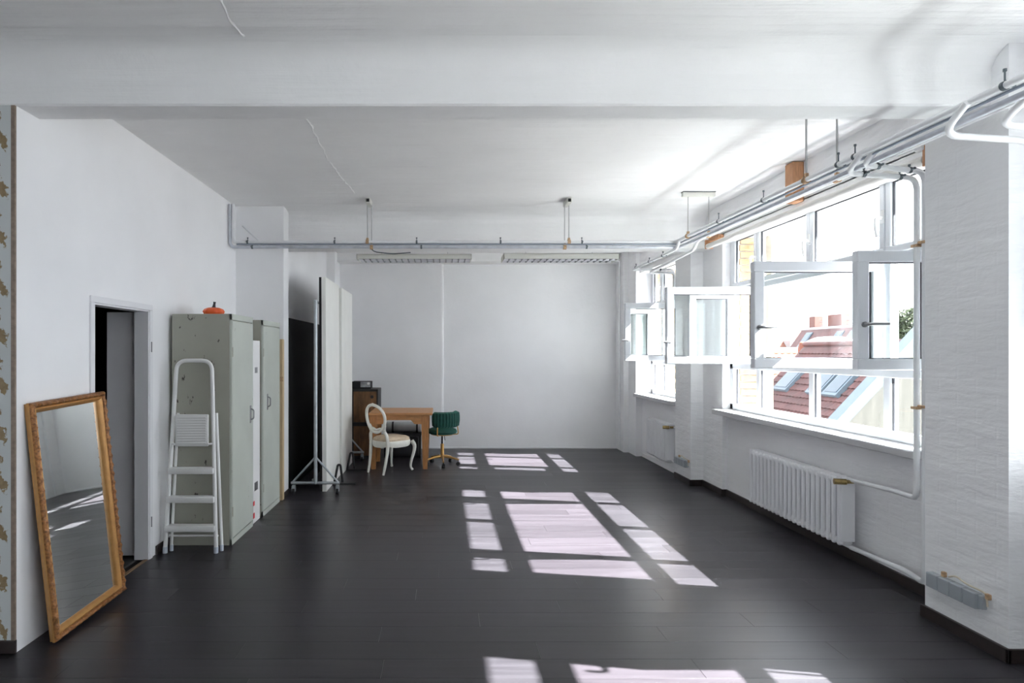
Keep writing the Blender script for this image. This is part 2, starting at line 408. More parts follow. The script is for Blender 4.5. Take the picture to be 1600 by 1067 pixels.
# ---- floor: dark planks laid across the room
floor = struct(MB().box(-4.3, 3.6, -6.6, YB + 0.3, -0.25, -0.014), 'floor', 'subfloor')
near = MB().box(-4.2, 3.5, -6.5, 1.5, -0.014, 0.0)
fl_near = near.build('plank_field', 'plank', floor, kind='stuff')
PW = 0.19; PL = 1.62
_pm = {}
def plank_mesh(L):
    key = round(L, 2)
    if key not in _pm:
        w = PW - 0.0009; L2 = L - 0.001; c = 0.0008
        vs = [(-L2/2, -w/2, -0.014), (L2/2, -w/2, -0.014), (L2/2, w/2, -0.014), (-L2/2, w/2, -0.014),
              (-L2/2, -w/2, -c), (L2/2, -w/2, -c), (L2/2, w/2, -c), (-L2/2, w/2, -c),
              (-L2/2 + c, -w/2 + c, 0), (L2/2 - c, -w/2 + c, 0), (L2/2 - c, w/2 - c, 0), (-L2/2 + c, w/2 - c, 0)]
        fs = [(0, 1, 5, 4), (1, 2, 6, 5), (2, 3, 7, 6), (3, 0, 4, 7), (4, 5, 9, 8), (5, 6, 10, 9), (6, 7, 11, 10), (7, 4, 8, 11), (8, 9, 10, 11)]
        me = bpy.data.meshes.new('plank'); me.from_pydata(vs, [], fs); me.update(); me.materials.append(M['plank']); _pm[key] = me
    return _pm[key]
y = 1.5; row = 0
while y < YB - 0.001:
    xa = -4.2 if y + PW < 3.33 else XL
    xb = 3.2
    x = xa - [0.0, 0.97, 0.42, 1.30, 0.72, 0.2, 1.12][row % 7] * 1.0
    while x < xb:
        a, b = max(x, xa), min(x + PL, xb)
        if b - a > 0.04:
            o = bpy.data.objects.new('plank', plank_mesh(b - a)); COL.objects.link(o); o.parent = floor
            o.location = Vector(((a + b) / 2, y + PW / 2, 0)) - floor.location
        x += PL
    y += PW; row += 1

# ---- left side
TW = 0.10
DY0, DY1, DZ = 4.00, 4.75, 1.945
wl_ = MB()
wl_.box(XL - TW, XL, 3.28, DY0, 0, ZC).box(XL - TW, XL, DY1, 7.0, 0, ZC).box(XL - TW, XL, DY0, DY1, DZ, ZC)
wl_.box(-2.4, -1.77, 6.75, 6.97, 0, ZC)                        # pier
wl_.box(-2.1, -1.86, 6.97, 9.75, 0, ZC)                        # far bay
wl_.box(-2.1, -1.73, 9.72, YB + 0.2, 0, ZC)                    # corner pier
struct(wl_, 'wall_left', 'left')
struct(MB().box(-4.3, XL - 0.004, 3.285, 3.40, 0, ZC), 'wall_front_left', 'left')
wp = struct(MB().box(-4.2, XL - 0.022, 3.270, 3.285, 0.06, 2.947), 'trim_1', 'paper')
struct(MB().box(XL - 0.022, XL - 0.001, 3.268, 3.285, 0.06, 2.947), 'trim_2', 'paper_edge')
struct(MB().box(-4.2, XL + 0.002, 3.262, 3.282, 0, 0.07, 0.003), 'baseboard_left', 'base')
struct(MB().box(XL, XL + 0.014, 4.86, 5.09, 0, 0.07, 0.003).box(-1.77, -1.756, 6.74, 6.98, 0, 0.06, 0.003).box(-2.2, -1.756, 6.736, 6.75, 0, 0.06, 0.003), 'baseboard_pier', 'base')
# camera bay, behind the view
struct(MB().box(-4.3, -4.2, -6.6, -4.6, 0, ZC).box(-4.3, -4.2, -0.4, 3.4, 0, ZC).box(-4.3, -4.2, -4.6, -0.4, 0, 0.95).box(-4.3, -4.2, -4.6, -0.4, 2.9, ZC), 'wall_near_left', 'left')
fill_w5 = root('window_5'); fill_w5.location = (-4.25, -2.5, 0.95)  # added window out of view, fills the right pier and niche with light
f5 = MB().box(-4.29, -4.22, -4.6, -4.53, 0.95, 2.9).box(-4.29, -4.22, -0.47, -0.4, 0.95, 2.9).box(-4.29, -4.22, -4.6, -0.4, 0.95, 1.02).box(-4.29, -4.22, -4.6, -0.4, 2.83, 2.9).box(-4.29, -4.22, -4.6, -0.4, 2.2, 2.27)
f5.build('frame', 'frame', fill_w5)
for ym in (-3.55, -2.5, -1.45): MB().box(-4.285, -4.225, ym - 0.035, ym + 0.035, 0.95, 2.9).build('mullion', 'frame', fill_w5)
for ya in (-4.53, -3.515, -2.465, -1.415): MB().box(-4.262, -4.25, ya, ya + 0.95, 1.0, 2.85).build('pane', 'glass', fill_w5)
struct(MB().box(-4.3, 3.6, -6.6, -6.5, 0, ZC), 'wall_rear', 'left')
# dark room behind the door
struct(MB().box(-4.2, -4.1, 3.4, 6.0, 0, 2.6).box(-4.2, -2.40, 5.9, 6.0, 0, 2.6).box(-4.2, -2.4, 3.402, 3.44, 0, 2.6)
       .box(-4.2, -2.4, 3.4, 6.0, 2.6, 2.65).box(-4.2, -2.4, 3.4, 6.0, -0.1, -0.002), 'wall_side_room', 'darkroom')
# ---- back wall with the plaster step
struct(MB().box(-2.1, 3.6, YB, YB + 0.25, 0, ZC), 'wall_back', 'back')
bp_ = MB().prism([(-1.8, YB + 0.01), (-1.8, YB - 0.045), (-0.022, YB - 0.045), (0.0, YB - 0.036), (0.012, YB - 0.012), (0.016, YB + 0.01)], 'z', 0, 3.12)
struct(bp_, 'wall_back_plaster', 'back')
struct(MB().box(-1.73, 2.92, YB - 0.06, YB - 0.044, 0, 0.03, 0.004), 'baseboard_back', 'left')

# ---- right side: piers, niches, lintel
wr = MB()
wr.box(3.20, 3.6, 3.9, 6.85, 0, 0.93)                          # under window 1
wr.box(3.10, 3.6, 7.85, 9.45, 0, 0.93)                         # under window 2
wr.box(3.20, 3.6, 0.0, 2.95, 0, 0.93)                          # under window 3
wr.box(2.95, 3.6, 3.17, 3.72, 0, ZC).box(3.12, 3.6, 3.72, 3.9, 0, ZC).box(3.12, 3.6, 2.95, 3.17, 0, ZC)
wr.box(3.0, 3.6, 7.36, 7.85, 0, ZC).box(3.15, 3.6, 6.85, 7.36, 0, ZC)
wr.box(3.0, 3.6, 9.45, 9.82, 0, ZC).box(2.92, 3.6, 9.82, YB + 0.2, 0, ZC)
wr.box(2.95, 3.6, -0.5, 0.0, 0, ZC).box(3.20, 3.6, -3.4, -0.5, 0, 0.93).box(3.12, 3.6, -6.6, -3.4, 0, ZC)
for ya_, yb_ in ((-3.4, 3.17), (3.72, 7.36), (7.85, 9.45)):
    wr.box(3.06, 3.6, ya_, yb_, 2.91, ZC).box(3.06, 3.232, ya_, yb_, 2.845, 2.92)
wr_o = struct(wr, 'wall_right', 'brick_white')
# baseboards along the right side
bb = MB()
def bbx(x, y0, y1): bb.box(x - 0.018, x, y0, y1, 0, 0.075, 0.003)
bbx(3.20, 3.9, 6.85); bbx(2.95, 3.152, 3.738); bbx(3.12, 3.72, 3.918); bbx(3.0, 7.342, 7.85); bbx(3.15, 6.832, 7.36); bbx(3.12, 2.9, 3.17)
bb.box(2.932, 3.12, 3.152, 3.17, 0, 0.075, 0.003).box(3.0, 3.15, 7.342, 7.36, 0, 0.075, 0.003).box(3.15, 3.2, 6.832, 6.85, 0, 0.075, 0.003)
struct(bb, 'baseboard_right', 'base')
struct(MB().box(3.085, 3.10, 7.86, 9.44, 0, 0.06, 0.004), 'baseboard_far_right', 'brick_white')

# ---- ceiling with two cross beams and their coved haunches
ce = MB().box(-4.3, 3.6, -6.6, YB + 0.3, ZC, ZC + 0.25)
def beam(ya, yb, zb, cv, x0, x1):
    pr = [(ya - cv, ZC + 0.01)]
    for k in range(9):
        a = k / 8 * math.pi / 2
        pr.append((ya - cv + cv * math.sin(a), ZC - 0.13 * (1 - math.cos(a))))
    pr += [(ya, zb + 0.01), (ya + 0.01, zb), (yb - 0.01, zb), (yb, zb + 0.01)]
    for k in range(9):
        a = math.pi / 2 - k / 8 * math.pi / 2
        pr.append((yb + cv - cv * math.sin(a), ZC - 0.13 * (1 - math.cos(a))))
    pr.append((yb + cv, ZC + 0.01))
    return MB().prism(pr, 'x', x0, x1)
ce_o = struct(ce, 'ceiling', 'ceil')
b1 = beam(3.272, 3.475, 2.947, 0.16, -4.25, 3.2); b1.smooth = True
struct(b1, 'ceiling_beam', 'ceil', ce_o)
b2 = beam(7.10, 7.36, 2.83, 0.33, -1.95, 3.2); b2.smooth = True
struct(b2, 'ceiling_beam', 'ceil', ce_o)
struct(MB().box(-1.95, 3.1, 9.95, YB + 0.05, 3.10, ZC + 0.01, 0.01), 'ceiling_beam', 'ceil', ce_o)
# the crack-filler seam that runs along the ceiling
def seam(y0, y1, x, z, name):
    mb = MB(); n = int((y1 - y0) / 0.03); vs = []; xx = x
    for i in range(n + 1):
        t = y0 + (y1 - y0) * i / n; xx += random.uniform(-0.006, 0.006)
        w = random.uniform(0.006, 0.02); d = random.uniform(0.002, 0.006)
        vs += [(xx - w, t, z + 0.002), (xx, t, z - d), (xx + w, t, z + 0.002)]
    fs = []
    for i in range(n):
        for k in range(2):
            a = i * 3 + k; fs.append((a, a + 1, a + 4, a + 3))
    mb.add(vs, fs); return mb.build(name, 'ceil', ce_o)
seam(3.64, 6.2, -0.93, ZC, 'filler_seam'); seam(1.2, 3.12, -0.99, ZC, 'filler_seam')

# ================================================================= WINDOWS
def lever(mb, base, axis_out, direction, L=0.12, r=0.0115):
    """window handle: rosette, neck and lever"""
    b = Vector(base); o = Vector(axis_out); d = Vector(direction)
    mb.cyl(b, b + o * 0.012, 0.019, 12)
    mb.tube([b + o * 0.01, b + o * 0.055, b + o * 0.055 + d * L * 0.5, b + o * 0.042 + d * L], r, 0.02, 8, 4)
    return mb

def rect_frame(mb, o, u, v, n, w, h, t, d, bev=0.006):
    """a frame of profile width t, depth d with outer size w x h; origin o, axes u (width), v (height), n (depth)"""
    o, u, v, n = Vector(o), Vector(u), Vector(v), Vector(n)
    def bar(a0, a1, b0, b1):
        m = Matrix.Identity(4)
        for i in range(3):
            m[i][0], m[i][1], m[i][2], m[i][3] = u[i], n[i], v[i], o[i]
        mb.box(a0, a1, 0, d, b0, b1, bev, mtx=m)
    bar(0, w, 0, t); bar(0, w, h - t, h); bar(0, t, t - 0.002, h - t + 0.002); bar(w - t, w, t - 0.002, h - t + 0.002)
    return mb

def sash(parent, o, u, n, w, z0, z1, t=0.075, d=0.062, handle=None, hm='handle_grey'):
    """a framed glass leaf: child 'sash' with children pane, gasket and handle"""
    h = z1 - z0
    s = rect_frame(MB(), (o[0], o[1], z0), u, (0, 0, 1), n, w, h, t, d).build('sash', 'frame', parent)
    O, U, N = Vector((o[0], o[1], z0)), Vector(u), Vector(n)
    def plate(a0, a1, b0, b1, c0, c1):
        m = Matrix.Identity(4)
        for i in range(3):
            m[i][0], m[i][1], m[i][2], m[i][3] = U[i], N[i], (0, 0, 1)[i], O[i]
        return MB().box(a0, a1, c0, c1, b0, b1, mtx=m)
    plate(t - 0.006, w - t + 0.006, t - 0.006, h - t + 0.006, d * 0.45, d * 0.45 + 0.012).build('pane', 'glass', s)
    g = MB()
    for (a0, a1, b0, b1) in ((t, w - t, t, t + 0.006), (t, w - t, h - t - 0.006, h - t), (t, t + 0.006, t, h - t), (w - t - 0.006, w - t, t, h - t)):
        m = Matrix.Identity(4)
        for i in range(3):
            m[i][0], m[i][1], m[i][2], m[i][3] = U[i], N[i], (0, 0, 1)[i], O[i]
        g.box(a0, a1, d * 0.36, d * 0.72, b0, b1, mtx=m)
    g.build('gasket', 'gasket', s)
    if handle:
        base, out, di, L = handle
        lever(MB(), base, out, di, L).build('handle', hm, s)
    return s

ZT = 2.91
TL0, TL1 = 1.435, 1.515        # lower transom
TU0, TU1 = 2.275, 2.355        # upper transom
def window(num, y0, y1, cols, pair_tops):
    w = root('window_%d' % num); w.location = ((3.26), (y0 + y1) / 2, 0.98)
    X0, X1 = 3.235, 3.305
    f = MB()
    f.box(X0, X1, y0, y0 + 0.065, 0.98, ZT, 0.004).box(X0, X1, y1 - 0.065, y1, 0.98, ZT, 0.004)
    f.box(X0, X1, y0, y1, 0.98, 1.045, 0.004).box(X0, X1, y0, y1, ZT - 0.05, ZT, 0.004)
    f.box(X0, X1, y0, y1, TL0, TL1, 0.004).box(X0, X1, y0, y1, TU0, TU1, 0.004)
    f.build('frame', 'frame', w)
    for a, b in zip(cols[:-1], cols[1:]):
        yc = (a[1] + b[0]) / 2; mid = (a[2] == 'n' or b[2] == 'n')
        m = MB().box(X0 + 0.003, X1 - 0.003, yc - 0.035, yc + 0.035, 1.04, TL0 + 0.01, 0.004).box(X0 + 0.003, X1 - 0.003, yc - 0.035, yc + 0.035, TU1 - 0.01, ZT - 0.04, 0.004)
        if mid: m.box(X0 + 0.003, X1 - 0.003, yc - 0.035, yc + 0.035, TL1 - 0.01, TU0 + 0.01, 0.004)
        m.build('mullion', 'frame', w)
    for (a, b, k) in cols:
        # glass low tier: fixed, top tier: casements with handles
        p = MB().box(3.262, 3.274, a - 0.03, b + 0.03, 1.03, TL0 + 0.02).build('pane', 'glass', w)
        g = MB()
        g.box(3.250, 3.262, b - 0.016, b - 0.002, 1.05, TL0 - 0.004)
        g.build('gasket', 'gasket', w)
        sash(w, (3.222, a - 0.032, 0), (0, 1, 0), (1, 0, 0), b - a + 0.064, TU1 - 0.025, ZT - 0.012, 0.052, 0.05)
    # top handles on the pane edges
    for yh in pair_tops:
        lever(MB(), (3.222, yh, 2.60), (-1, 0, 0), (0, 0.0, -1), 0.14, 0.013).box(3.212, 3.224, yh - 0.017, yh + 0.017, 2.56, 2.66, 0.004).build('handle', 'handle_white', w)
    return w

cols1 = [(3.985, 4.40, 'n'), (4.475, 5.315, 'w'), (5.38, 6.21, 'w'), (6.29, 6.735, 'n')]
w1 = window(1, 3.90, 6.85, cols1, (4.45, 5.345, 6.26))
Z0s, Z1s = 1.50, 2.285
# open leaves, each swung ninety degrees into the room
sash(w1, (3.225, 4.45, 0), (-1, 0, 0), (0, 1, 0), 0.945, Z0s, Z1s, handle=((2.315, 4.452, 1.80), (0, -1, 0), (1, 0, 0.02), 0.13))
sash(w1, (3.225, 6.19, 0), (-1, 0, 0), (0, 1, 0), 0.945, Z0s, Z1s, handle=((2.315, 6.192, 1.72), (0, -1, 0), (-0.7, 0, 0.0), 0.12))
sash(w1, (3.225, 3.975, 0), (-1, 0, 0), (0, 1, 0), 0.51, Z0s, Z1s, handle=((2.755, 3.977, 1.80), (0, -1, 0), (1, 0, 0.02), 0.13))
sash(w1, (3.225, 6.72, 0), (-1, 0, 0), (0, 1, 0), 0.50, Z0s, Z1s)
cols2 = [(7.93, 8.19, 'n'), (8.29, 8.94, 'n'), (9.02, 9.34, 'n')]
w2 = window(2, 7.85, 9.45, cols2, (8.24, 8.98))
sash(w2, (3.225, 8.22, 0), (-1, 0, 0), (0, 1, 0), 0.76, Z0s, Z1s, handle=((2.50, 8.222, 1.78), (0, -1, 0), (-0.75, 0, 0.0), 0.12))
sash(w2, (3.225, 9.36, 0), (-1, 0, 0), (0, 1, 0), 0.42, Z0s, Z1s)
sash(w2, (3.222, 7.90, 0), (0, 1, 0), (1, 0, 0), 0.32, Z0s, Z1s)
cols3 = [(0.09, 0.50, 'n'), (0.58, 1.42, 'w'), (1.49, 2.32, 'w'), (2.40, 2.82, 'n')]
w3 = window(3, 0.0, 2.93, cols3, (0.54, 1.455, 2.36))
sash(w3, (3.225, 2.80, 0), (-1, 0, 0), (0, 1, 0), 0.465, Z0s, Z1s, handle=((2.80, 2.802, 1.705), (0, -1, 0), (-0.97, 0, -0.25), 0.135), hm='rubber')
for (a, b) in ((0.55, 1.455), (1.455, 2.36)):
    sash(w3, (3.222, a - 0.01, 0), (0, 1, 0), (1, 0, 0), b - a + 0.02, Z0s, Z1s)
cols4 = [(-3.31, -2.90, 'n'), (-2.82, -1.98, 'w'), (-1.91, -1.08, 'n'), (-1.0, -0.58, 'n')]
fill_w4 = window(4, -3.40, -0.5, cols4, (-2.86,))  # added window behind the camera, brightens the near beam and pier
# sills
struct(MB().box(3.03, 3.27, 3.92, 6.86, 0.925, 0.98, 0.006), 'trim_3', 'sill')
struct(MB().box(2.96, 3.27, 7.855, 9.46, 0.925, 0.98, 0.006), 'trim_4', 'sill')
struct(MB().box(3.03, 3.27, 0.0, 2.95, 0.925, 0.98, 0.006), 'trim_5', 'sill')
struct(MB().box(3.03, 3.27, -3.4, -0.5, 0.925, 0.98, 0.006), 'trim_7', 'sill')
# outer reveal: yellow brick quoin beside the far edge of each window
wo = struct(MB().box(3.62, 3.64, 6.7, 7.9, -14, 3.3), 'wall_outer', 'mortar')
bme = None
for (yj) in (6.83, 9.43):
    for k in range(26):
        z = 0.94 + k * 0.077
        if bme is None:
            b0 = MB().box(-0.13, 0.13, -0.012, 0.012, -0.033, 0.033, 0.004).build('brick', 'yellow_brick', None, world=False); bme = b0
        else:
            b0 = bme.copy(); COL.objects.link(b0)
        b0.parent = wo; b0.location = Vector((3.46 + (0.012 if k % 2 else 0), yj, z)) - wo.location

# roller blind above window 1, with its timber brackets
rb = thing('roller_blind', 'rolled white blind tube along the top of the large window', 'blind', (3.0, 5.3, 2.78))
MB().cyl((3.0, 3.78, 2.815), (3.0, 6.88, 2.815), 0.03, 14).build('tube', 'blind', rb)
MB().box(2.975, 3.06, 3.755, 3.775, 2.77, 2.90, 0.003).build('bracket', 'woodblock', rb)
MB().box(2.975, 3.06, 6.885, 6.91, 2.79, 2.89, 0.003).build('bracket', 'woodblock', rb)
MB().cyl((2.985, 3.76, 2.90), (2.985, 3.82, 2.90), 0.03, 12).build('end_cap', 'pipe', rb)
tb = MB().box(2.965, 3.06, 5.15, 5.27, 2.90, 3.235, 0.004).build('timber_block', 'woodblock')
tag(tb, 'raw reddish timber block fixed to the beam above the large window', 'block')
tb2 = MB().box(2.99, 3.06, 6.62, 6.85, 2.865, 2.905, 0.004).build('timber_offcut', 'woodblock')
tag(tb2, 'small orange timber offcut lying above the far end of the blind tube', 'offcut')

# ================================================================= DOOR
d1 = root('door_1'); d1.location = (XL, (DY0 + DY1) / 2, 0)
fr = MB()
t = 0.045; pj = 0.014
for (ya, yb) in ((DY0 - t, DY0), (DY1, DY1 + t)): fr.box(XL, XL + pj, ya, yb, 0, DZ, 0.003)
fr.box(XL, XL + pj, DY0 - t, DY1 + t, DZ, DZ + t, 0.003)
fr.box(XL - TW - 0.005, XL + 0.005, DY0 - 0.004, DY0 + 0.012, 0, DZ).box(XL - TW - 0.005, XL + 0.005, DY1 - 0.012, DY1 + 0.004, 0, DZ).box(XL - TW - 0.005, XL + 0.005, DY0, DY1, DZ - 0.012, DZ + 0.004)
fr.build('frame', 'doorframe', d1)
MB().box(XL + pj, XL + pj + 0.006, DY1 + 0.012, DY1 + 0.02, 1.62, 1.70).box(XL + pj, XL + pj + 0.006, DY1 + 0.012, DY1 + 0.02, 0.25, 0.33).build('hinge', 'handle_grey', d1)
lf = MB().box(-2.655, -2.405, 4.80, 4.84, 0.012, DZ - 0.01, 0.004).build('leaf', 'door', d1)
MB().box(-2.425, -2.412, 4.792, 4.80, 0.92, 0.98, 0.002).build('latch_plate', 'handle_grey', lf)
struct(MB().box(XL - 0.03, XL + 0.0, DY0, DY1, -0.01, 0.004, 0.001), 'trim_6', 'threshold')

# ================================================================= HEATING PIPES AND CONDUITS
def clamp_at(parent, p, axis, r=0.022, post=0.055):
    p = Vector(p); a = Vector(axis).normalized()
    mb = MB().cyl(p - a * 0.009, p + a * 0.009, r, 12)
    mb.cyl(p, p + Vector((0, 0, post)), 0.004, 6).cyl(p + Vector((0, 0, post - 0.012)), p + Vector((0, 0, post)), 0.008, 6)
    s = a.cross(Vector((0, 0, 1))).normalized()
    mb.cyl(p + s * 0.018, p + s * 0.045, 0.008, 6)
    return mb.build('pipe_clamp', 'clamp', parent)
def pipe(label, pts, r, bend, m='pipe', clamps=(), n=10, name='heating_pipe', group=None):
    c = Vector(pts[0])
    o = thing(name, label, 'pipe', c, group=group or ('pipes along the ceiling and walls'))
    MB().tube(pts, r, bend, n).build('run', m, o)
    for cl in clamps: clamp_at(o, cl[0], cl[1], r + 0.003, cl[2] if len(cl) > 2 else 0.05)
    return o
YT = 6.50
R1, R2, R3 = (2.48, 2.795), (2.48, 2.742), (2.69, 2.80)
cx = [(px - 692) * YT / K for px in (387, 523, 651, 782, 909)]
cy = [2.48 * K / (px - 692) for px in (1123, 1193, 1310, 1336, 1570)]
pipe('upper white pipe crossing the room below the far beam, then running on above the windows',
     [(-2.24, YT, 3.2), (-2.24, YT, R1[1]), (R1[0], YT, R1[1]), (R1[0], 0.2, R1[1])], 0.018, 0.06, 'pipe',
     [((x, YT, R1[1]), (1, 0, 0)) for x in cx] + [((R1[0], y, R1[1]), (0, 1, 0), 0.075) for y in cy])
pipe('galvanised pipe slung just under the upper white pipe across the room',
     [(-2.275, YT, 3.2), (-2.275, YT, R2[1]), (R2[0] + 0.05, YT, R2[1]), (R2[0] + 0.05, 0.2, R2[1])], 0.017, 0.06, 'zinc',
     [((x + 0.05, YT, R2[1]), (1, 0, 0), 0.03) for x in cx[::2]])
pipe('thin blue-grey conduit held between the white pipe and the galvanised pipe', [(-2.20, YT - 0.012, 2.769), (2.495, YT - 0.012, 2.769), (2.495, 0.2, 2.769)], 0.008, 0.05, 'bluegrey', n=8, name='conduit')
pipe('white pipe running along the beam closest to the large window',
     [(R3[0], 0.2, R3[1]), (R3[0], 6.42, R3[1]), (R3[0], 6.52, 2.715), (R3[0], 7.92, 2.655), (3.02, 7.92, 2.655), (3.02, 7.92, 2.3)], 0.018, 0.07, 'pipe')
pipe('white pipe branching off in an S bend towards the far window, under the far beam',
     [(R1[0], 6.36, R1[1]), (R1[0], 6.45, 2.715), (R1[0], 7.98, 2.70), (3.03, 7.98, 2.70), (3.03, 7.98, 2.2)], 0.017, 0.06, 'pipe',
     [((R1[0], y, 2.708), (0, 1, 0), 0.045) for y in (6.85, 7.3, 7.8)] + [((2.85, 7.98, 2.70), (1, 0, 0), 0.03)])
# risers beside the near pier that feed the large radiator
p_a = pipe('left of the two white riser pipes by the large window, feeding the radiator top',
     [(2.48, 3.60, 2.79), (2.48, 3.74, 2.72), (2.985, 3.83, 2.715), (2.985, 3.83, 0.70), (3.06, 4.0, 0.675), (3.085, 4.12, 0.672), (3.085, 4.62, 0.652)], 0.017, 0.075, 'pipe',
     [((2.60, 3.755, 2.72), (1, 0, 0), 0.04), ((2.86, 3.806, 2.716), (1, 0, 0), 0.04)])
p_b = pipe('right of the two white riser pipes by the large window, reaching the radiator foot',
     [(2.50, 3.50, 2.79), (2.50, 3.62, 2.735), (2.985, 3.765, 2.735), (2.985, 3.765, 0.185), (3.06, 3.96, 0.165), (3.10, 4.08, 0.155), (3.10, 4.62, 0.135)], 0.017, 0.075, 'pipe',
     [((2.61, 3.65, 2.735), (1, 0, 0), 0.035), ((2.86, 3.728, 2.735), (1, 0, 0), 0.035)])
for zc in (2.28, 1.26):
    MB().box(2.962, 3.008, 3.805, 3.855, zc, zc + 0.018, 0.004).build('pipe_clip', 'rust', p_a)
    MB().box(2.962, 3.008, 3.74, 3.80, zc + 0.012, zc + 0.03, 0.004).build('pipe_clip', 'rust', p_b)
for zc in (2.49, 1.60, 1.18, 0.52):
    MB().box(2.975, 3.03, 3.752, 3.778, zc, zc + 0.02, 0.003).build('pipe_clip', 'clamp', p_b)
# the loops for the nearest window, leaving the frame
pipe('white pipe loop dropping from the run at upper right, the outer of the two loops',
     [(2.46, 2.85, 2.79), (2.46, 3.0, 2.69), (2.93, 2.99, 2.655), (2.93, 2.98, 0.3)], 0.017, 0.10)
pipe('white pipe loop dropping from the run at upper right, the inner of the two loops',
     [(2.68, 2.76, 2.80), (2.68, 2.93, 2.715), (2.97, 2.91, 2.685), (2.97, 2.90, 0.3)], 0.017, 0.07)
pipe('thin white conduit rising slantwise on the left pier above the pipes',
     [(-2.22, 6.735, 3.02), (-1.98, 6.735, 2.80), (-1.98, 6.56, 2.79)], 0.010, 0.03, 'pipe', n=8, name='conduit')
pipe('thin white riser in the far right corner of the room',
     [(2.895, 9.98, 0.02), (2.895, 9.98, 3.1)], 0.016, 0, 'pipe', n=8, name='corner_pipe')

def hanger(label, y, x0, x1, rods, along, group=None):
    h = thing('pipe_hanger', label, 'hanger', ((x0 + x1) / 2, y, 2.8), group='pipe hangers on the ceiling')
    if along:      # short bracket pointing down the room
        MB().box((x0 + x1) / 2 - 0.026, (x0 + x1) / 2 + 0.026, y - 0.16, y + 0.06, ZC - 0.055, ZC, 0.006).build('bracket', 'lamp', h)
        MB().box((x0 + x1) / 2 - 0.016, (x0 + x1) / 2 + 0.016, y - 0.164, y - 0.16, ZC - 0.045, ZC - 0.012).build('bracket_end', 'black', h)
    elif y < 5:
        for (rx, ry, rz) in rods: MB().cyl((rx, ry, ZC - 0.012), (rx, ry, ZC), 0.022, 12).build('ceiling_plate', 'lamp', h)
    else:
        MB().box(x0 - 0.06, x1 + 0.06, y - 0.025, y + 0.025, ZC - 0.05, ZC - 0.005, 0.004).build('bracket', 'lamp', h)
        MB().box(x0 - 0.06, x1 + 0.06, y - 0.03, y + 0.03, ZC - 0.007, ZC).build('back_plate', 'clamp', h)
    for (rx, ry, rz) in rods:
        MB().cyl((rx, ry, rz), (rx, ry, ZC - 0.03), 0.0055 if y > 5 else 0.0075, 6).build('rod', 'rod', h)
        ax = Vector((1, 0, 0)) if along else Vector((0, 1, 0))
        p = Vector((rx, ry, rz))
        MB().cyl(p - ax * 0.016, p + ax * 0.016, 0.027, 12).box(rx - 0.012, rx + 0.012, ry - 0.012, ry + 0.012, rz, rz + 0.045, 0.003).build('pipe_clip', 'rust', h)
    return h
xa_, xb_ = (577 - 692) * YT / K, (886 - 692) * YT / K
hanger('rod hanger with rusty clips on the cross pipes, left of the two', YT + 0.03, xa_ - 0.02, xa_ + 0.02, [(xa_ - 0.02, YT, R1[1]), (xa_ + 0.025, YT, R2[1])], True)
hanger('rod hanger with rusty clips on the cross pipes, right of the two', YT + 0.03, xb_ - 0.02, xb_ + 0.02, [(xb_ + 0.02, YT, R1[1]), (xb_ - 0.025, YT, R2[1])], True)
hanger('far rod hanger with a wide bracket holding the window side pipes', 6.15, 2.48, 2.69, [(2.48, 6.15, R1[1]), (2.69, 6.15, R3[1])], False)
hanger('near pair of hanger rods on the window side pipes, just behind the front beam', 4.15, 2.48, 2.69, [(2.48, 4.15, R1[1]), (2.69, 4.15, R3[1])], False)
lc = MB().tube([(-0.78, YT, 2.735), (-0.74, 6.55, 2.70), (-0.55, 6.6, 2.685), (-0.35, 6.6, 2.70)], 0.006, 0.05, 6).build('loose_cable', 'clamp')
tag(lc, 'short loose dark cable hanging from the left hanger clip under the cross pipes', 'cable')

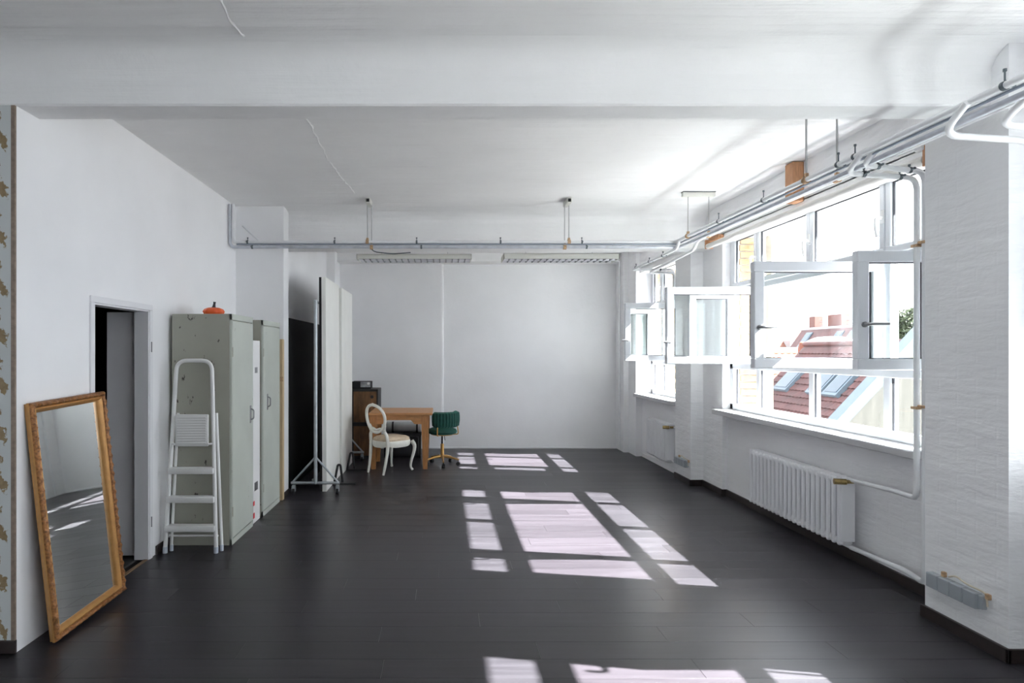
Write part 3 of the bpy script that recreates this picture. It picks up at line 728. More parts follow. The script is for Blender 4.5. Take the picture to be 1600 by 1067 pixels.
# ================================================================= RADIATORS
def radiator(label, x, y0, y1, z0, z1, n, valve, valve_dir):
    r_ = thing('radiator', label, 'radiator', (x, (y0 + y1) / 2, z0), group='radiators under the windows')
    p = (y1 - y0) / n; first = None
    for i in range(n):
        yc = y0 + p * (i + 0.5)
        if first is None:
            mb = MB()
            for xo in (-0.038, 0.038):
                mb.sweep(fillet([(x + xo, yc, z0 + 0.015), (x + xo, yc, z1 - 0.015)], 0), p * 0.27, 8)
            for zc in (z0 + 0.03, z1 - 0.03):
                mb.sweep([(x - 0.048, yc, zc), (x - 0.03, yc, zc), (x + 0.03, yc, zc), (x + 0.048, yc, zc)], [p * 0.25, p * 0.49, p * 0.49, p * 0.25], 8)
            for zc, sg in ((z0 + 0.015, -1), (z1 - 0.015, 1)):
                for xo in (-0.038, 0.038):
                    mb.sweep([(x + xo, yc, zc), (x + xo, yc, zc + sg * 0.015)], [p * 0.33, p * 0.2], 8)
            first = mb.build('section', 'rad', r_); l0 = first.location.copy()
        else:
            o = first.copy(); COL.objects.link(o); o.parent = r_; o.location = l0 + Vector((0, p * i, 0))
    MB().cyl((x, y0 + 0.01, z0 + 0.03), (x, y1 - 0.01, z0 + 0.03), 0.017, 10).build('header', 'rad', r_)
    MB().cyl((x, y0 + 0.01, z1 - 0.03), (x, y1 - 0.01, z1 - 0.03), 0.017, 10).build('header', 'rad', r_)
    MB().box(x - 0.055, x + 0.055, y0 - 0.008, y0 + 0.004, z0 + 0.03, z1 - 0.012, 0.005).build('end_panel', 'rad', r_)
    yv, zv = valve
    MB().cyl((x - 0.03, yv, zv), (x - 0.11, yv + 0.02, zv), 0.022, 12).cyl((x - 0.02, yv, zv), (x + 0.04, yv, zv), 0.014, 10).build('valve', 'brass', r_)
    MB().cyl((x + 0.03, yv, zv), (x + 0.03, yv - 0.09, zv), 0.012, 8).build('valve_union', 'pipe', r_)
    for yy in (y0 + 0.2, y1 - 0.2):
        MB().box(x + 0.02, x + (0.12 if x > 3.05 else 0.076), yy - 0.012, yy + 0.012, z1 - 0.1, z1 - 0.08, 0.002).build('wall_bracket', 'rad', r_)
    return r_
radiator('large white column radiator under the sill of the large window', 3.075, 4.62, 6.02, 0.145, 0.665, 21, (4.59, 0.64), -1)
radiator('small white column radiator in the niche under the far window', 3.02, 8.06, 8.88, 0.155, 0.665, 10, (8.03, 0.625), -1)
pipe('short white pipe at the foot of the small radiator by the far pier', [(3.04, 8.06, 0.175), (3.04, 7.90, 0.165), (3.04, 7.86, 0.165)], 0.013, 0.03, n=8)

def socket_strip(label, x, y0, z0, n=4):
    s = thing('socket_strip', label, 'socket', (x, y0, z0), group='socket strips on the piers'); w = 0.086; f0 = None
    for i in range(n):
        if f0 is None:
            f0 = MB().box(x - 0.045, x, y0, y0 + w - 0.004, z0, z0 + w, 0.004).build('socket_cover', 'socket', s); l0 = f0.location.copy()
        else:
            o = f0.copy(); COL.objects.link(o); o.parent = s; o.location = l0 + Vector((0, w * i, 0))
    MB().box(x - 0.03, x, y0 - 0.028, y0, z0 + 0.008, z0 + w - 0.006, 0.003).build('end_cap', 'socket', s)
    MB().tube([(x - 0.012, y0 - 0.04, z0 + 0.03), (x - 0.012, y0 - 0.035, z0 + 0.10), (x - 0.014, y0 + 0.10, z0 + 0.105), (x - 0.014, y0 + 0.16, z0 + 0.125), (x - 0.012, y0 + 0.21, z0 + 0.10)], 0.005, 0.03, 6).build('cable', 'cream', s)
    MB().box(x - 0.02, x, y0 - 0.055, y0 - 0.03, z0 + 0.07, z0 + 0.10, 0.003).build('cable_clip', 'rust', s)
    MB().box(x - 0.02, x, y0 + 0.235, y0 + 0.26, z0 + w, z0 + w + 0.03, 0.003).build('cable_clip', 'rust', s)
    return s
socket_strip('grey four socket strip low on the near pier', 2.95, 3.32, 0.215)
socket_strip('grey four socket strip low on the far pier, by the small radiator', 3.0, 7.44, 0.205)

# ================================================================= CEILING LAMPS
def louvre_lamp(label, x0, x1, y0, y1, z0, z1):
    l_ = thing('louvre_lamp', label, 'lamp', ((x0 + x1) / 2, (y0 + y1) / 2, z0), group='hanging louvre lamps')
    h = MB().box(x0, x1, y0, y0 + 0.012, z0, z1, 0.002).box(x0, x1, y1 - 0.012, y1, z0, z1, 0.002).box(x0, x0 + 0.012, y0, y1, z0, z1, 0.002).box(x1 - 0.012, x1, y0, y1, z0, z1, 0.002).box(x0, x1, y0, y1, z1 - 0.008, z1, 0.002)
    h.build('housing', 'lamp', l_)
    rf = MB().prism([(y0 + 0.012, z0 + 0.002), (y0 + 0.05, z1 - 0.012), (y0 + 0.012, z1 - 0.012)], 'x', x0 + 0.012, x1 - 0.012)
    rf.prism([(y1 - 0.012, z0 + 0.002), (y1 - 0.05, z1 - 0.012), (y1 - 0.012, z1 - 0.012)], 'x', x0 + 0.012, x1 - 0.012)
    rf.prism([((y0 + y1) / 2 - 0.02, z0 + 0.002), ((y0 + y1) / 2 + 0.02, z0 + 0.002), ((y0 + y1) / 2 + 0.05, z1 - 0.012), ((y0 + y1) / 2 - 0.05, z1 - 0.012)], 'x', x0 + 0.012, x1 - 0.012)
    rf.build('reflector', 'reflector', l_)
    nb = 17; b0 = None
    for i in range(1, nb + 1):
        x = x0 + (x1 - x0) * i / (nb + 1)
        if b0 is None:
            b0 = MB().prism([(x - 0.007, z0 + 0.001), (x + 0.007, z0 + 0.001), (x + 0.009, z0 + 0.045), (x - 0.009, z0 + 0.045)], 'y', y0 + 0.012, y1 - 0.012).build('louvre_blade', 'blade', l_); l0 = b0.location.copy(); xx = x
        else:
            o = b0.copy(); COL.objects.link(o); o.parent = l_; o.location = l0 + Vector((x - xx, 0, 0))
    for yy in (y0 + 0.09, y1 - 0.09):
        MB().cyl((x0 + 0.03, yy, z1 - 0.035), (x1 - 0.03, yy, z1 - 0.035), 0.013, 10).build('tube', 'tube', l_)
    for xx in (x0 + 0.3, x1 - 0.3):
        MB().cyl((xx, (y0 + y1) / 2, z1), (xx, (y0 + y1) / 2, ZC), 0.003, 5).build('wire', 'rod', l_)
    return l_
louvre_lamp('hanging louvre lamp under the far beam, the left one of the two', (557 - 692) * 7.6 / K, (737 - 692) * 7.6 / K, 7.6, 7.95, 2.785, 2.845)
louvre_lamp('hanging louvre lamp with bright cells, the right one of the two', (787 - 692) * 7.6 / K, (968 - 692) * 7.6 / K, 7.6, 7.95, 2.785, 2.855)

# ================================================================= LOCKERS, LADDER, PUMPKIN
def locker(label, x0, x1, y0, y1, z1, hz):
    c = thing('metal_locker', label, 'locker', ((x0 + x1) / 2, (y0 + y1) / 2, 0), group='lockers along the left wall')
    MB().box(x0, x1 - 0.02, y0, y1, 0.0, z1, 0.004).build('body', 'lockside', c)
    MB().box(x1 - 0.021, x1 - 0.003, y0, y0 + 0.012, 0.0, z1, 0.001).box(x1 - 0.021, x1 - 0.003, y1 - 0.012, y1, 0, z1, 0.001).box(x1 - 0.021, x1 - 0.003, y0, y1, z1 - 0.05, z1, 0.001).box(x1 - 0.021, x1 - 0.003, y0, y1, 0, 0.05, 0.001).build('front_rim', 'lockdoor', c)
    d = MB().box(x1 - 0.02, x1, y0 + 0.018, y1 - 0.018, 0.058, z1 - 0.058, 0.003).build('door', 'lockdoor', c)
    MB().box(x1, x1 + 0.004, hz[0] - 0.018, hz[0] + 0.018, hz[1] - 0.08, hz[1] + 0.08, 0.001).tube([(x1, hz[0], hz[1] + 0.05), (x1 + 0.03, hz[0], hz[1] + 0.04), (x1 + 0.03, hz[0], hz[1] - 0.04), (x1, hz[0], hz[1] - 0.05)], 0.006, 0.015, 6).build('handle', 'handle_grey', d)
    for zz in (0.28, z1 - 0.32):
        MB().cyl((x1 - 0.002, y0 + 0.016, zz - 0.04), (x1 - 0.002, y0 + 0.016, zz + 0.04), 0.007, 8).build('hinge', 'lockside', d)
    return c
locker('worn grey-green metal locker behind the stepladder, nearer of the two', -2.27, -1.765, 5.09, 5.66, 1.94, (5.58, 1.05))
locker('grey-green metal locker beside the pier, farther of the two', -2.27, -1.765, 5.97, 6.59, 1.935, (6.12, 1.12))
wb = thing('leaning_board', 'narrow white board wedged upright between the two lockers', 'board', (-2.0, 5.82, 0))
MB().box(-2.2, -1.785, 5.72, 5.93, 0.0, 1.73, 0.003).build('panel', 'white_board', wb)
MB().box(-1.785, -1.783, 5.76, 5.86, 0.30, 0.38).build('label_plate', 'handle_grey', wb)
MB().box(-1.785, -1.783, 5.77, 5.85, 1.42, 1.475).build('label_plate', 'handle_grey', wb)
MB().box(-1.785, -1.782, 5.72, 5.76, 0.05, 0.10).box(-1.785, -1.782, 5.72, 5.76, 0.17, 0.21).build('tape_mark', 'red', wb)
la = thing('wooden_lath', 'pale wooden lath standing upright between locker and pier', 'lath', (-1.76, 6.68, 0))
MB().box(-1.80, -1.748, 6.64, 6.70, 0, 1.76, 0.003).build('strip', 'lath', la)
MB().box(-1.80, -1.744, 6.636, 6.642, 1.30, 1.35).build('tape_mark', 'rust', la)

lad = thing('stepladder', 'folded white stepladder standing in front of the nearer locker', 'ladder', (-2.035, 4.90, 0))
def lx(z, half0=0.205, half1=0.145): return half0 + (half1 - half0) * z / 1.5
def ly(z): return 4.905 + 0.075 * z / 1.55
pts = [(-2.035 - lx(0), ly(0), 0.02)]
mb = MB()
p_l = [(-2.035 - lx(0), ly(0), 0.03), (-2.035 - lx(1.55) + 0.0, ly(1.55), 1.55), (-2.035 + lx(1.55), ly(1.55), 1.55), (-2.035 + lx(0), ly(0), 0.03)]
mb.sweep(fillet(p_l, 0.085, 7), 0.0165, 10)
mb.build('front_frame', 'ladder', lad)
mb = MB(); q = 0.055
mb.sweep(fillet([(-2.035 - lx(0) + 0.025, ly(0) + q, 0.03), (-2.035 - lx(1.1) + 0.025, ly(1.1) + q * 0.5, 1.12)], 0), 0.012, 8)
mb.sweep(fillet([(-2.035 + lx(0) + 0.028, ly(0) + q, 0.03), (-2.035 + lx(1.1) + 0.018, ly(1.1) + q * 0.5, 1.12)], 0), 0.012, 8)
mb.sweep([(-2.035 - lx(0.12), ly(0.12) + q, 0.12), (-2.035 + lx(0.12), ly(0.12) + q, 0.12)], 0.009, 8)
mb.build('rear_frame', 'ladder', lad)
for z in (0.20, 0.43, 0.66):
    w = lx(z) + 0.004
    MB().box(-2.035 - w, -2.035 + w, ly(z) - 0.045, ly(z) + 0.04, z - 0.024, z + 0.024, 0.008, 2).build('step', 'ladder', lad)
w = 0.135
pl = MB().box(-2.035 - w, -2.035 + w, ly(1.0) - 0.034, ly(1.0) - 0.008, 0.855, 1.115, 0.01, 2).build('platform', 'ladder', lad)
rb_ = MB()
for i in range(11):
    z = 0.878 + i * 0.0205
    rb_.box(-2.035 - w + 0.015, -2.035 + w - 0.015, ly(1.0) - 0.0385, ly(1.0) - 0.033, z, z + 0.012, 0.002)
rb_.build('platform_ribs', 'ladder', pl, kind='stuff')
for sx in (-1, 1):
    MB().cyl((-2.035 + sx * lx(0), ly(0), 0), (-2.035 + sx * lx(0), ly(0), 0.05), 0.019, 10).build('foot', 'ladder_foot', lad)
    MB().cyl((-2.035 + sx * lx(0) + 0.026, ly(0) + q, 0), (-2.035 + sx * lx(0) + 0.026, ly(0) + q, 0.05), 0.015, 10).build('foot', 'ladder_foot', lad)
    MB().cyl((-2.035 + sx * w, ly(0.87) - 0.03, 0.875), (-2.035 + sx * (lx(0.87) + 0.004), ly(0.87), 0.875), 0.009, 8).build('pivot', 'ladder', lad)

pu = thing('pumpkin', 'small orange pumpkin with a black stalk on top of the nearer locker', 'pumpkin', (-2.02, 5.36, 1.94))
mb = MB(); vs = []; n = 40; prof = [(0.0, 0.02), (0.05, 0.0), (0.080, 0.010), (0.094, 0.036), (0.080, 0.058), (0.05, 0.070), (0.012, 0.064)]
for (r_, z) in prof:
    for k in range(n):
        a = 2 * math.pi * k / n; rr = r_ * (1 - 0.10 * abs(math.sin(4 * a)) ** 0.0 * (0.5 + 0.5 * math.cos(8 * a)) * 0.9)
        vs.append((rr * math.cos(a), rr * math.sin(a), z))
fs = [(i * n + k, i * n + (k + 1) % n, (i + 1) * n + (k + 1) % n, (i + 1) * n + k) for i in range(len(prof) - 1) for k in range(n)]
fs.append(tuple((len(prof) - 1) * n + k for k in range(n)))
mb.add(vs, fs); mb.smooth = True; mb.build('fruit', 'pumpkin', pu, world=False, ang=60)
MB().sweep([(0, 0, 0.06), (0.002, 0, 0.08), (0.006, 0, 0.105), (0.008, 0, 0.122)], [0.030, 0.014, 0.010, 0.012], 10).build('stalk', 'stalk', pu, world=False)

# ================================================================= MIRROR
hgt, wid = 1.335, 0.69
mi = thing('gilt_mirror', 'tall mirror in a carved gilt frame leaning on the left wall', 'mirror', (-2.170, 3.715, 0.018), rot=(0, 0, 0))
mi.rotation_euler = (Matrix.Rotation(R(-2.2), 4, 'Z') @ Matrix.Rotation(R(1.9), 4, 'X')).to_euler()
tilt = Matrix.Rotation(-math.asin(0.118 / hgt), 4, 'Y')
def frame_ring(prof, carve, m, name, step=0.02):
    """mitred ring; prof = [(distance inwards from outer edge, height in front of the back)]"""
    mb = MB(); P = len(prof); loop = []
    def corner(i, d):
        return [(-wid / 2 + d, d), (wid / 2 - d, d), (wid / 2 - d, hgt - d), (-wid / 2 + d, hgt - d)][i]
    vs = []; cnt = 0
    for sde in range(4):
        L = (wid if sde % 2 == 0 else hgt); nseg = max(2, int(L / step))
        for k in range(nseg):
            t = k / nseg
            for j, (d, h) in enumerate(prof):
                a, b = corner(sde, d), corner((sde + 1) % 4, d)
                yy = a[0] + (b[0] - a[0]) * t; zz = a[1] + (b[1] - a[1]) * t
                hh = h + (carve[j] * (0.5 + 0.5 * math.sin(k * math.pi / 1.5 + (1.7 if sde % 2 else 0))) if carve else 0)
                vs.append(tilt @ Vector((hh, yy, zz)))
            cnt += 1
    fs = []
    for i in range(cnt):
        i2 = (i + 1) % cnt
        for j in range(P - 1):
            fs.append((i * P + j, i2 * P + j, i2 * P + j + 1, i * P + j + 1))
    mb.add(vs, fs); mb.smooth = True
    return mb.build(name, m, mi, world=False, ang=50)
frame_ring([(0.010, 0.0), (0.004, 0.004), (0.004, 0.016), (0.0, 0.020), (0.0, 0.034)], None, 'gold', 'outer_edge', 0.3)
frame_ring([(0.0, 0.034), (0.003, 0.040), (0.010, 0.046), (0.020, 0.047), (0.028, 0.042), (0.031, 0.036)], [0, 0.003, 0.011, 0.012, 0.004, 0], 'gold_carved', 'carved_frame')
frame_ring([(0.031, 0.036), (0.034, 0.041), (0.040, 0.042), (0.050, 0.032), (0.058, 0.020), (0.061, 0.011)], None, 'gold', 'inner_moulding', 0.3)
mb = MB(); d = 0.058
mb.add([tilt @ Vector((h, y_, z_)) for h in (0.006, 0.0115) for (y_, z_) in ((-wid / 2 + d, d), (wid / 2 - d, d), (wid / 2 - d, hgt - d), (-wid / 2 + d, hgt - d))],
       [(0, 1, 2, 3), (4, 5, 6, 7), (0, 1, 5, 4), (1, 2, 6, 5), (2, 3, 7, 6), (3, 0, 4, 7)])
mb.build('mirror_glass', 'mirror', mi, world=False)
mb = MB(); d = 0.012
mb.add([tilt @ Vector((h, y_, z_)) for h in (0.0, 0.005) for (y_, z_) in ((-wid / 2 + d, d), (wid / 2 - d, d), (wid / 2 - d, hgt - d), (-wid / 2 + d, hgt - d))],
       [(0, 1, 2, 3), (4, 5, 6, 7), (0, 1, 5, 4), (1, 2, 6, 5), (2, 3, 7, 6), (3, 0, 4, 7)])
mb.build('back_panel', 'crate', mi, world=False)

# ================================================================= ROLLING RACK AND FOAM BOARDS
rk = thing('rolling_rack', 'galvanised tube rack on castors behind the white foam boards', 'rack', (-1.455, 8.0, 0))
def caster(mb_parent, x, y, zt=0.10):
    c = MB().box(x - 0.018, x + 0.018, y - 0.022, y + 0.022, 0.055, zt, 0.003).box(x - 0.020, x - 0.015, y - 0.02, y + 0.02, 0.03, 0.09).box(x + 0.015, x + 0.020, y - 0.02, y + 0.02, 0.03, 0.09).build('castor', 'rackzinc', mb_parent)
    MB().cyl((x - 0.013, y, 0.036), (x + 0.013, y, 0.036), 0.036, 14).build('wheel', 'rubber', c)
XC = -1.455
for k, yy in enumerate((6.95, 9.07)):
    ztop = 2.215
    MB().cyl((XC, yy, 0.115), (XC, yy, ztop), 0.021, 12).build('post', 'rackzinc', rk)
    MB().cyl((XC - 0.28, yy, 0.125), (XC + 0.275, yy, 0.125), 0.017, 10).build('foot_bar', 'rackzinc', rk)
    MB().cyl((XC - 0.265, yy, 0.13), (XC, yy, 0.42), 0.012, 8).build('brace', 'rackzinc', rk)
    MB().cyl((XC + 0.26, yy, 0.13), (XC, yy, 0.42), 0.012, 8).build('brace', 'rackzinc', rk)
    for sx in (-0.25, 0.25):
        caster(rk, XC + sx, yy)
MB().cyl((XC, 6.95, 2.20), (XC, 9.07, 2.20), 0.015, 10).build('top_bar', 'rackzinc', rk)
MB().cyl((XC - 0.03, 6.95, 0.16), (XC - 0.03, 9.07, 0.16), 0.012, 10).build('bottom_bar', 'rackzinc', rk)

def foam_board(label, x, y0, y1, z0, z1, lean, group):
    b = thing('foam_board', label, 'board', (x, (y0 + y1) / 2, 0), group=group)
    def slab(xa, xb, m, nm):
        vs = []
        for xx in (xa, xb):
            for (yy, zz) in ((y0, z0), (y1, z0), (y1, z1), (y0, z1)):
                vs.append((xx - lean * (zz - z0) / (z1 - z0) * -1, yy, zz))
        return MB().add(vs, [(0, 1, 2, 3), (7, 6, 5, 4), (0, 4, 5, 1), (1, 5, 6, 2), (2, 6, 7, 3), (3, 7, 4, 0)]).build(nm, m, b)
    slab(x - 0.024, x + 0.024, 'foam', 'panel'); slab(x - 0.052, x - 0.0245, 'black', 'backing')
    return b
foam_board('tall white foam board with black back, nearer half, on the rack', -1.375, 7.06, 7.98, 0.0, 2.49, -0.012, 'foam boards on the rack')
foam_board('tall white foam board with black back, farther half, beyond the nearer', -1.355, 8.00, 8.92, 0.0, 2.465, 0.0, 'foam boards on the rack')
bb_ = MB().box(-1.845, -1.80, 7.12, 9.6, 0.0, 2.02, 0.003).build('shade_board', 'black')  # black sheet added in front of the white wall, stands in for shade
tag(bb_, 'large matt black sheet added to deepen the shade in the gap behind the rack', 'board')
def board_stand(label, x, y):
    s = thing('board_stand', label, 'stand', (x, y, 0), group='feet of the foam boards')
    MB().sweep(fillet([(x - 0.04, y - 0.02, 0.012), (x + 0.0, y - 0.01, 0.235), (x + 0.03, y, 0.235), (x + 0.055, y + 0.03, 0.012)], 0.02, 3), 0.015, 8).build('upright', 'blackmetal', s)
    MB().box(x - 0.05, x + 0.22, y - 0.04, y + 0.04, 0.0, 0.016, 0.002).build('foot_plate', 'blackmetal', s)
    return s
board_stand('black steel foot propping the nearer foam board', -1.29, 7.47)
board_stand('black steel foot propping the farther foam board, larger gap to the rack', -1.27, 8.35)

# ================================================================= DESK CORNER
# wooden front cabinet with a black device on top
cb = thing('wooden_cabinet', 'dark cabinet with two brown wooden fronts in the far left corner', 'cabinet', (-1.2, 9.5, 0))
cx0, cx1, cy0, cy1, cz1 = -1.395, -0.985, 9.22, 9.70, 1.055
MB().box(cx0, cx1, cy0 + 0.02, cy1, 0.0, cz1, 0.004).box(cx0, cx0 + 0.035, cy0, cy0 + 0.03, 0, cz1, 0.002).box(cx1 - 0.02, cx1, cy0, cy0 + 0.03, 0, cz1, 0.002).box(cx0, cx1, cy0, cy0 + 0.03, cz1 - 0.03, cz1, 0.002).box(cx0, cx1, cy0, cy0 + 0.03, 0.50, 0.55, 0.002).box(cx0, cx1, cy0, cy0 + 0.03, 0, 0.04, 0.002).build('carcass', 'crateframe', cb)
for (za, zb) in ((0.045, 0.495), (0.555, cz1 - 0.035)):
    f_ = MB().box(cx0 + 0.04, cx1 - 0.024, cy0 + 0.006, cy0 + 0.022, za, zb, 0.003).build('front', 'crate', cb)
    MB().cyl((cx0 + 0.32, cy0 + 0.006, zb - 0.08), (cx0 + 0.32, cy0 - 0.004, zb - 0.08), 0.025, 14).build('knob', 'crateframe', f_)
dv = thing('black_device', 'small black box device with a grey front on the wooden cabinet', 'device', (-1.25, 9.4, cz1))
MB().box(-1.385, -1.10, 9.27, 9.50, cz1, cz1 + 0.115, 0.004).build('case', 'black', dv)
MB().box(-1.255, -1.105, 9.262, 9.27, cz1 + 0.03, cz1 + 0.11, 0.002).build('front_plate', 'devgrey', dv)
MB().cyl((-1.135, 9.262, cz1 + 0.085), (-1.135, 9.256, cz1 + 0.085), 0.020, 12).build('dial', 'white_board', dv)

# pine table
tx0, tx1, ty0, ty1, tz = -1.02, -0.145, 8.33, 9.12, 0.785
tt = thing('pine_table', 'honey coloured pine table with tapered square legs', 'table', ((tx0 + tx1) / 2, (ty0 + ty1) / 2, 0))
MB().box(tx0, tx1, ty0, ty1, tz - 0.034, tz, 0.006).build('tabletop', 'pine', tt)
lgs = []
for (ax, ay) in ((tx0 + 0.058, ty0 + 0.10), (tx1 - 0.10, ty0 + 0.10), (tx0 + 0.058, ty1 - 0.10), (tx1 - 0.10, ty1 - 0.10)):
    w0, w1 = 0.030, 0.052
    vs = []
    for (z, w) in ((0, w0), (tz - 0.17, w1), (tz - 0.034, w1)):
        vs += [(ax - w, ay - w, z), (ax + w, ay - w, z), (ax + w, ay + w, z), (ax - w, ay + w, z)]
    fs = [(3, 2, 1, 0), (8, 9, 10, 11)] + [(i * 4 + k, i * 4 + (k + 1) % 4, (i + 1) * 4 + (k + 1) % 4, (i + 1) * 4 + k) for i in range(2) for k in range(4)]
    MB().add(vs, fs).build('leg', 'pine_leg', tt)
za, zb = tz - 0.16, tz - 0.034
def apron_poly(L):
    p = [(0, zb), (0, za)]
    p += [(L * 0.16, za), (L * 0.20, za + 0.03), (L * 0.24, za + 0.055), (L * 0.76, za + 0.055), (L * 0.80, za + 0.03), (L * 0.84, za)]
    return p + [(L, za), (L, zb)]
LX = tx1 - tx0 - 0.30; LY = ty1 - ty0 - 0.30
for yy in (ty0 + 0.065, ty1 - 0.09):
    MB().prism([(tx0 + 0.105 + p[0], p[1]) for p in apron_poly(LX + 0.045)], 'y', yy, yy + 0.024).build('apron', 'pine', tt)
for xx in (tx0 + 0.03, tx1 - 0.09):
    MB().prism([(ty0 + 0.15 + p[0], p[1]) for p in apron_poly(LY)], 'x', xx, xx + 0.024).build('apron', 'pine', tt)

# low black stand with a silver roll, and a case under it, beyond the table
st = thing('black_stand', 'low black steel stand under the table by the back wall', 'stand', (-0.62, 9.5, 0))
MB().box(-0.90, -0.33, 9.30, 9.62, 0.33, 0.375, 0.004).build('shelf', 'blackmetal', st)
for x in (-0.885, -0.355):
    for yy in (9.315, 9.605):
        MB().box(x - 0.015, x + 0.015, yy - 0.015, yy + 0.015, 0, 0.335, 0.002).build('leg', 'blackmetal', st)
ro = thing('silver_roll', 'silver grey roll strapped lying on the low black stand', 'roll', (-0.62, 9.45, 0.375))
MB().sweep([(-0.89, 9.45, 0.455), (-0.88, 9.45, 0.455), (-0.34, 9.45, 0.455), (-0.33, 9.45, 0.455)], [0.07, 0.08, 0.08, 0.07], 20).build('cover', 'silver', ro)
for x in (-0.775, -0.40):
    MB().cyl((x - 0.014, 9.45, 0.457), (x + 0.014, 9.45, 0.457), 0.0825, 20).build('strap', 'black', ro)
gc = thing('grey_case', 'dark grey case on the floor under the low black stand', 'case', (-0.6, 9.45, 0))
MB().box(-0.86, -0.375, 9.335, 9.58, 0.0, 0.30, 0.012, 2).build('body', 'darkcase', gc)
MB().tube([(-0.68, 9.46, 0.298), (-0.68, 9.46, 0.322), (-0.56, 9.46, 0.322), (-0.56, 9.46, 0.298)], 0.006, 0.012, 6).build('handle', 'black', gc)

# white balloon-back chair
ch = thing('white_chair', 'antique white balloon-back chair with a beige upholstered seat', 'chair', (-0.715, 8.285, 0), rz=math.atan2(0.335, 0.298) - math.pi / 2)
SZ = 0.43
def seat_outline(s_=1.0):
    # superellipse-like trapezoid: wide front (y+), narrower rear
    o = []
    for k in range(40):
        a = 2 * math.pi * k / 40; c, s2 = math.cos(a), math.sin(a)
        x = math.copysign(abs(c) ** 0.55, c); yv = math.copysign(abs(s2) ** 0.55, s2)
        w = 0.205 + 0.03 * yv - 0.0
        o.append((x * w * s_, yv * 0.225 * s_ - 0.0))
    return o
def loft(rings):
    n = len(rings[0]); vs = [v for r_ in rings for v in r_]
    fs = [(i * n + k, i * n + (k + 1) % n, (i + 1) * n + (k + 1) % n, (i + 1) * n + k) for i in range(len(rings) - 1) for k in range(n)]
    fs.append(tuple(reversed(range(n)))); fs.append(tuple((len(rings) - 1) * n + k for k in range(n)))
    mb = MB().add(vs, fs); mb.smooth = True; return mb
loft([[(x, y_, z) for (x, y_) in seat_outline(s_)] for (s_, z) in ((0.97, SZ - 0.005), (0.99, SZ + 0.012), (0.96, SZ + 0.034), (0.82, SZ + 0.052), (0.45, SZ + 0.062), (0.1, SZ + 0.064))]).build('seat_cushion', 'upholstery', ch, world=False, ang=60)
n = 40; ol = seat_outline(1.0); rings = []
rails = [(1.0, 0.0), (1.02, -0.01), (1.02, -0.05), (0.99, -0.07), (0.90, -0.07), (0.90, 0.0)]
def scal(k): return -0.018 * (0.5 + 0.5 * math.cos(k / n * 2 * math.pi * 4))
mb = MB(); vs = []
for (s_, dz) in rails:
    for k, (x, y_) in enumerate(seat_outline(s_)):
        vs.append((x, y_, SZ + dz + (scal(k) if dz < -0.03 else 0)))
fs = [(i * n + k, i * n + (k + 1) % n, ((i + 1) % 6) * n + (k + 1) % n, ((i + 1) % 6) * n + k) for i in range(6) for k in range(n)]
mb.add(vs, fs); mb.smooth = True; mb.build('seat_rail', 'chairwhite', ch, world=False)
for sx in (-1, 1):
    pth = bez([(sx * 0.205, 0.205, SZ - 0.02), (sx * 0.228, 0.235, SZ - 0.085), (sx * 0.222, 0.23, 0.26), (sx * 0.198, 0.205, 0.14), (sx * 0.19, 0.20, 0.06), (sx * 0.205, 0.22, 0.012)], 6)
    m_ = len(pth); mb = MB().sweep(pth, [0.030 - 0.016 * min(1, i / m_ * 1.25) + (0.004 if i > m_ - 4 else 0) for i in range(m_)], 10)
    mb.build('leg', 'chairwhite', ch, world=False)
    mb = MB().sweep(bez([(sx * 0.165, -0.20, SZ), (sx * 0.165, -0.21, 0.3), (sx * 0.155, -0.235, 0.14), (sx * 0.15, -0.27, 0.0)], 6), [0.026 - 0.010 * i / 18 for i in range(19)], 10)
    mb.build('leg', 'chairwhite', ch, world=False)
    # stiles that grow out of the rear legs into the oval
    mb = MB().sweep(bez([(sx * 0.165, -0.20, SZ - 0.05), (sx * 0.16, -0.215, SZ + 0.07), (sx * 0.125, -0.232, SZ + 0.15), (sx * 0.15, -0.245, SZ + 0.22)], 6), [0.024 - 0.004 * i / 18 for i in range(19)], 10)
    mb.build('stile', 'chairwhite', ch, world=False)
oc = SZ + 0.305; pth = []
for k in range(36):
    a = 2 * math.pi * k / 36; x = 0.178 * math.cos(a) * (1 + 0.08 * math.sin(a)); z = 0.185 * math.sin(a)
    pth.append((x, -0.262 - 0.16 * (z) - 0.03 * (1 - (x / 0.19) ** 2), oc + z))
MB().sweep(pth, 0.020, 8, closed=True).build('back_oval', 'chairwhite', ch, world=False)
MB().sweep(bez([(-0.04, -0.322, oc + 0.182), (0, -0.322, oc + 0.196), (0.04, -0.322, oc + 0.182)], 4), [0.006, 0.010, 0.012, 0.014, 0.015, 0.014, 0.012, 0.010, 0.006], 8).build('crest', 'chairwhite', ch, world=False)
MB().sweep(bez([(-0.15, -0.235, SZ + 0.145), (-0.08, -0.25, SZ + 0.175), (0, -0.255, SZ + 0.155), (0.08, -0.25, SZ + 0.175), (0.15, -0.235, SZ + 0.145)], 5), 0.015, 8).build('cross_rail', 'chairwhite', ch, world=False)

# green office chair
gcx, gcy = -0.01, 8.74
g = thing('green_chair', 'green velvet swivel chair with a fluted back and gold five-star base', 'chair', (gcx, gcy, 0), rz=R(38))
MB().lathe([(0.05, 0.445), (0.17, 0.445), (0.205, 0.46), (0.215, 0.485), (0.20, 0.515), (0.15, 0.532), (0.02, 0.538)], 28).build('seat', 'velvet', g, world=False)
MB().lathe([(0.05, 0.43), (0.16, 0.435), (0.16, 0.446), (0.05, 0.446)], 24).build('seat_plate', 'goldmetal', g, world=False)
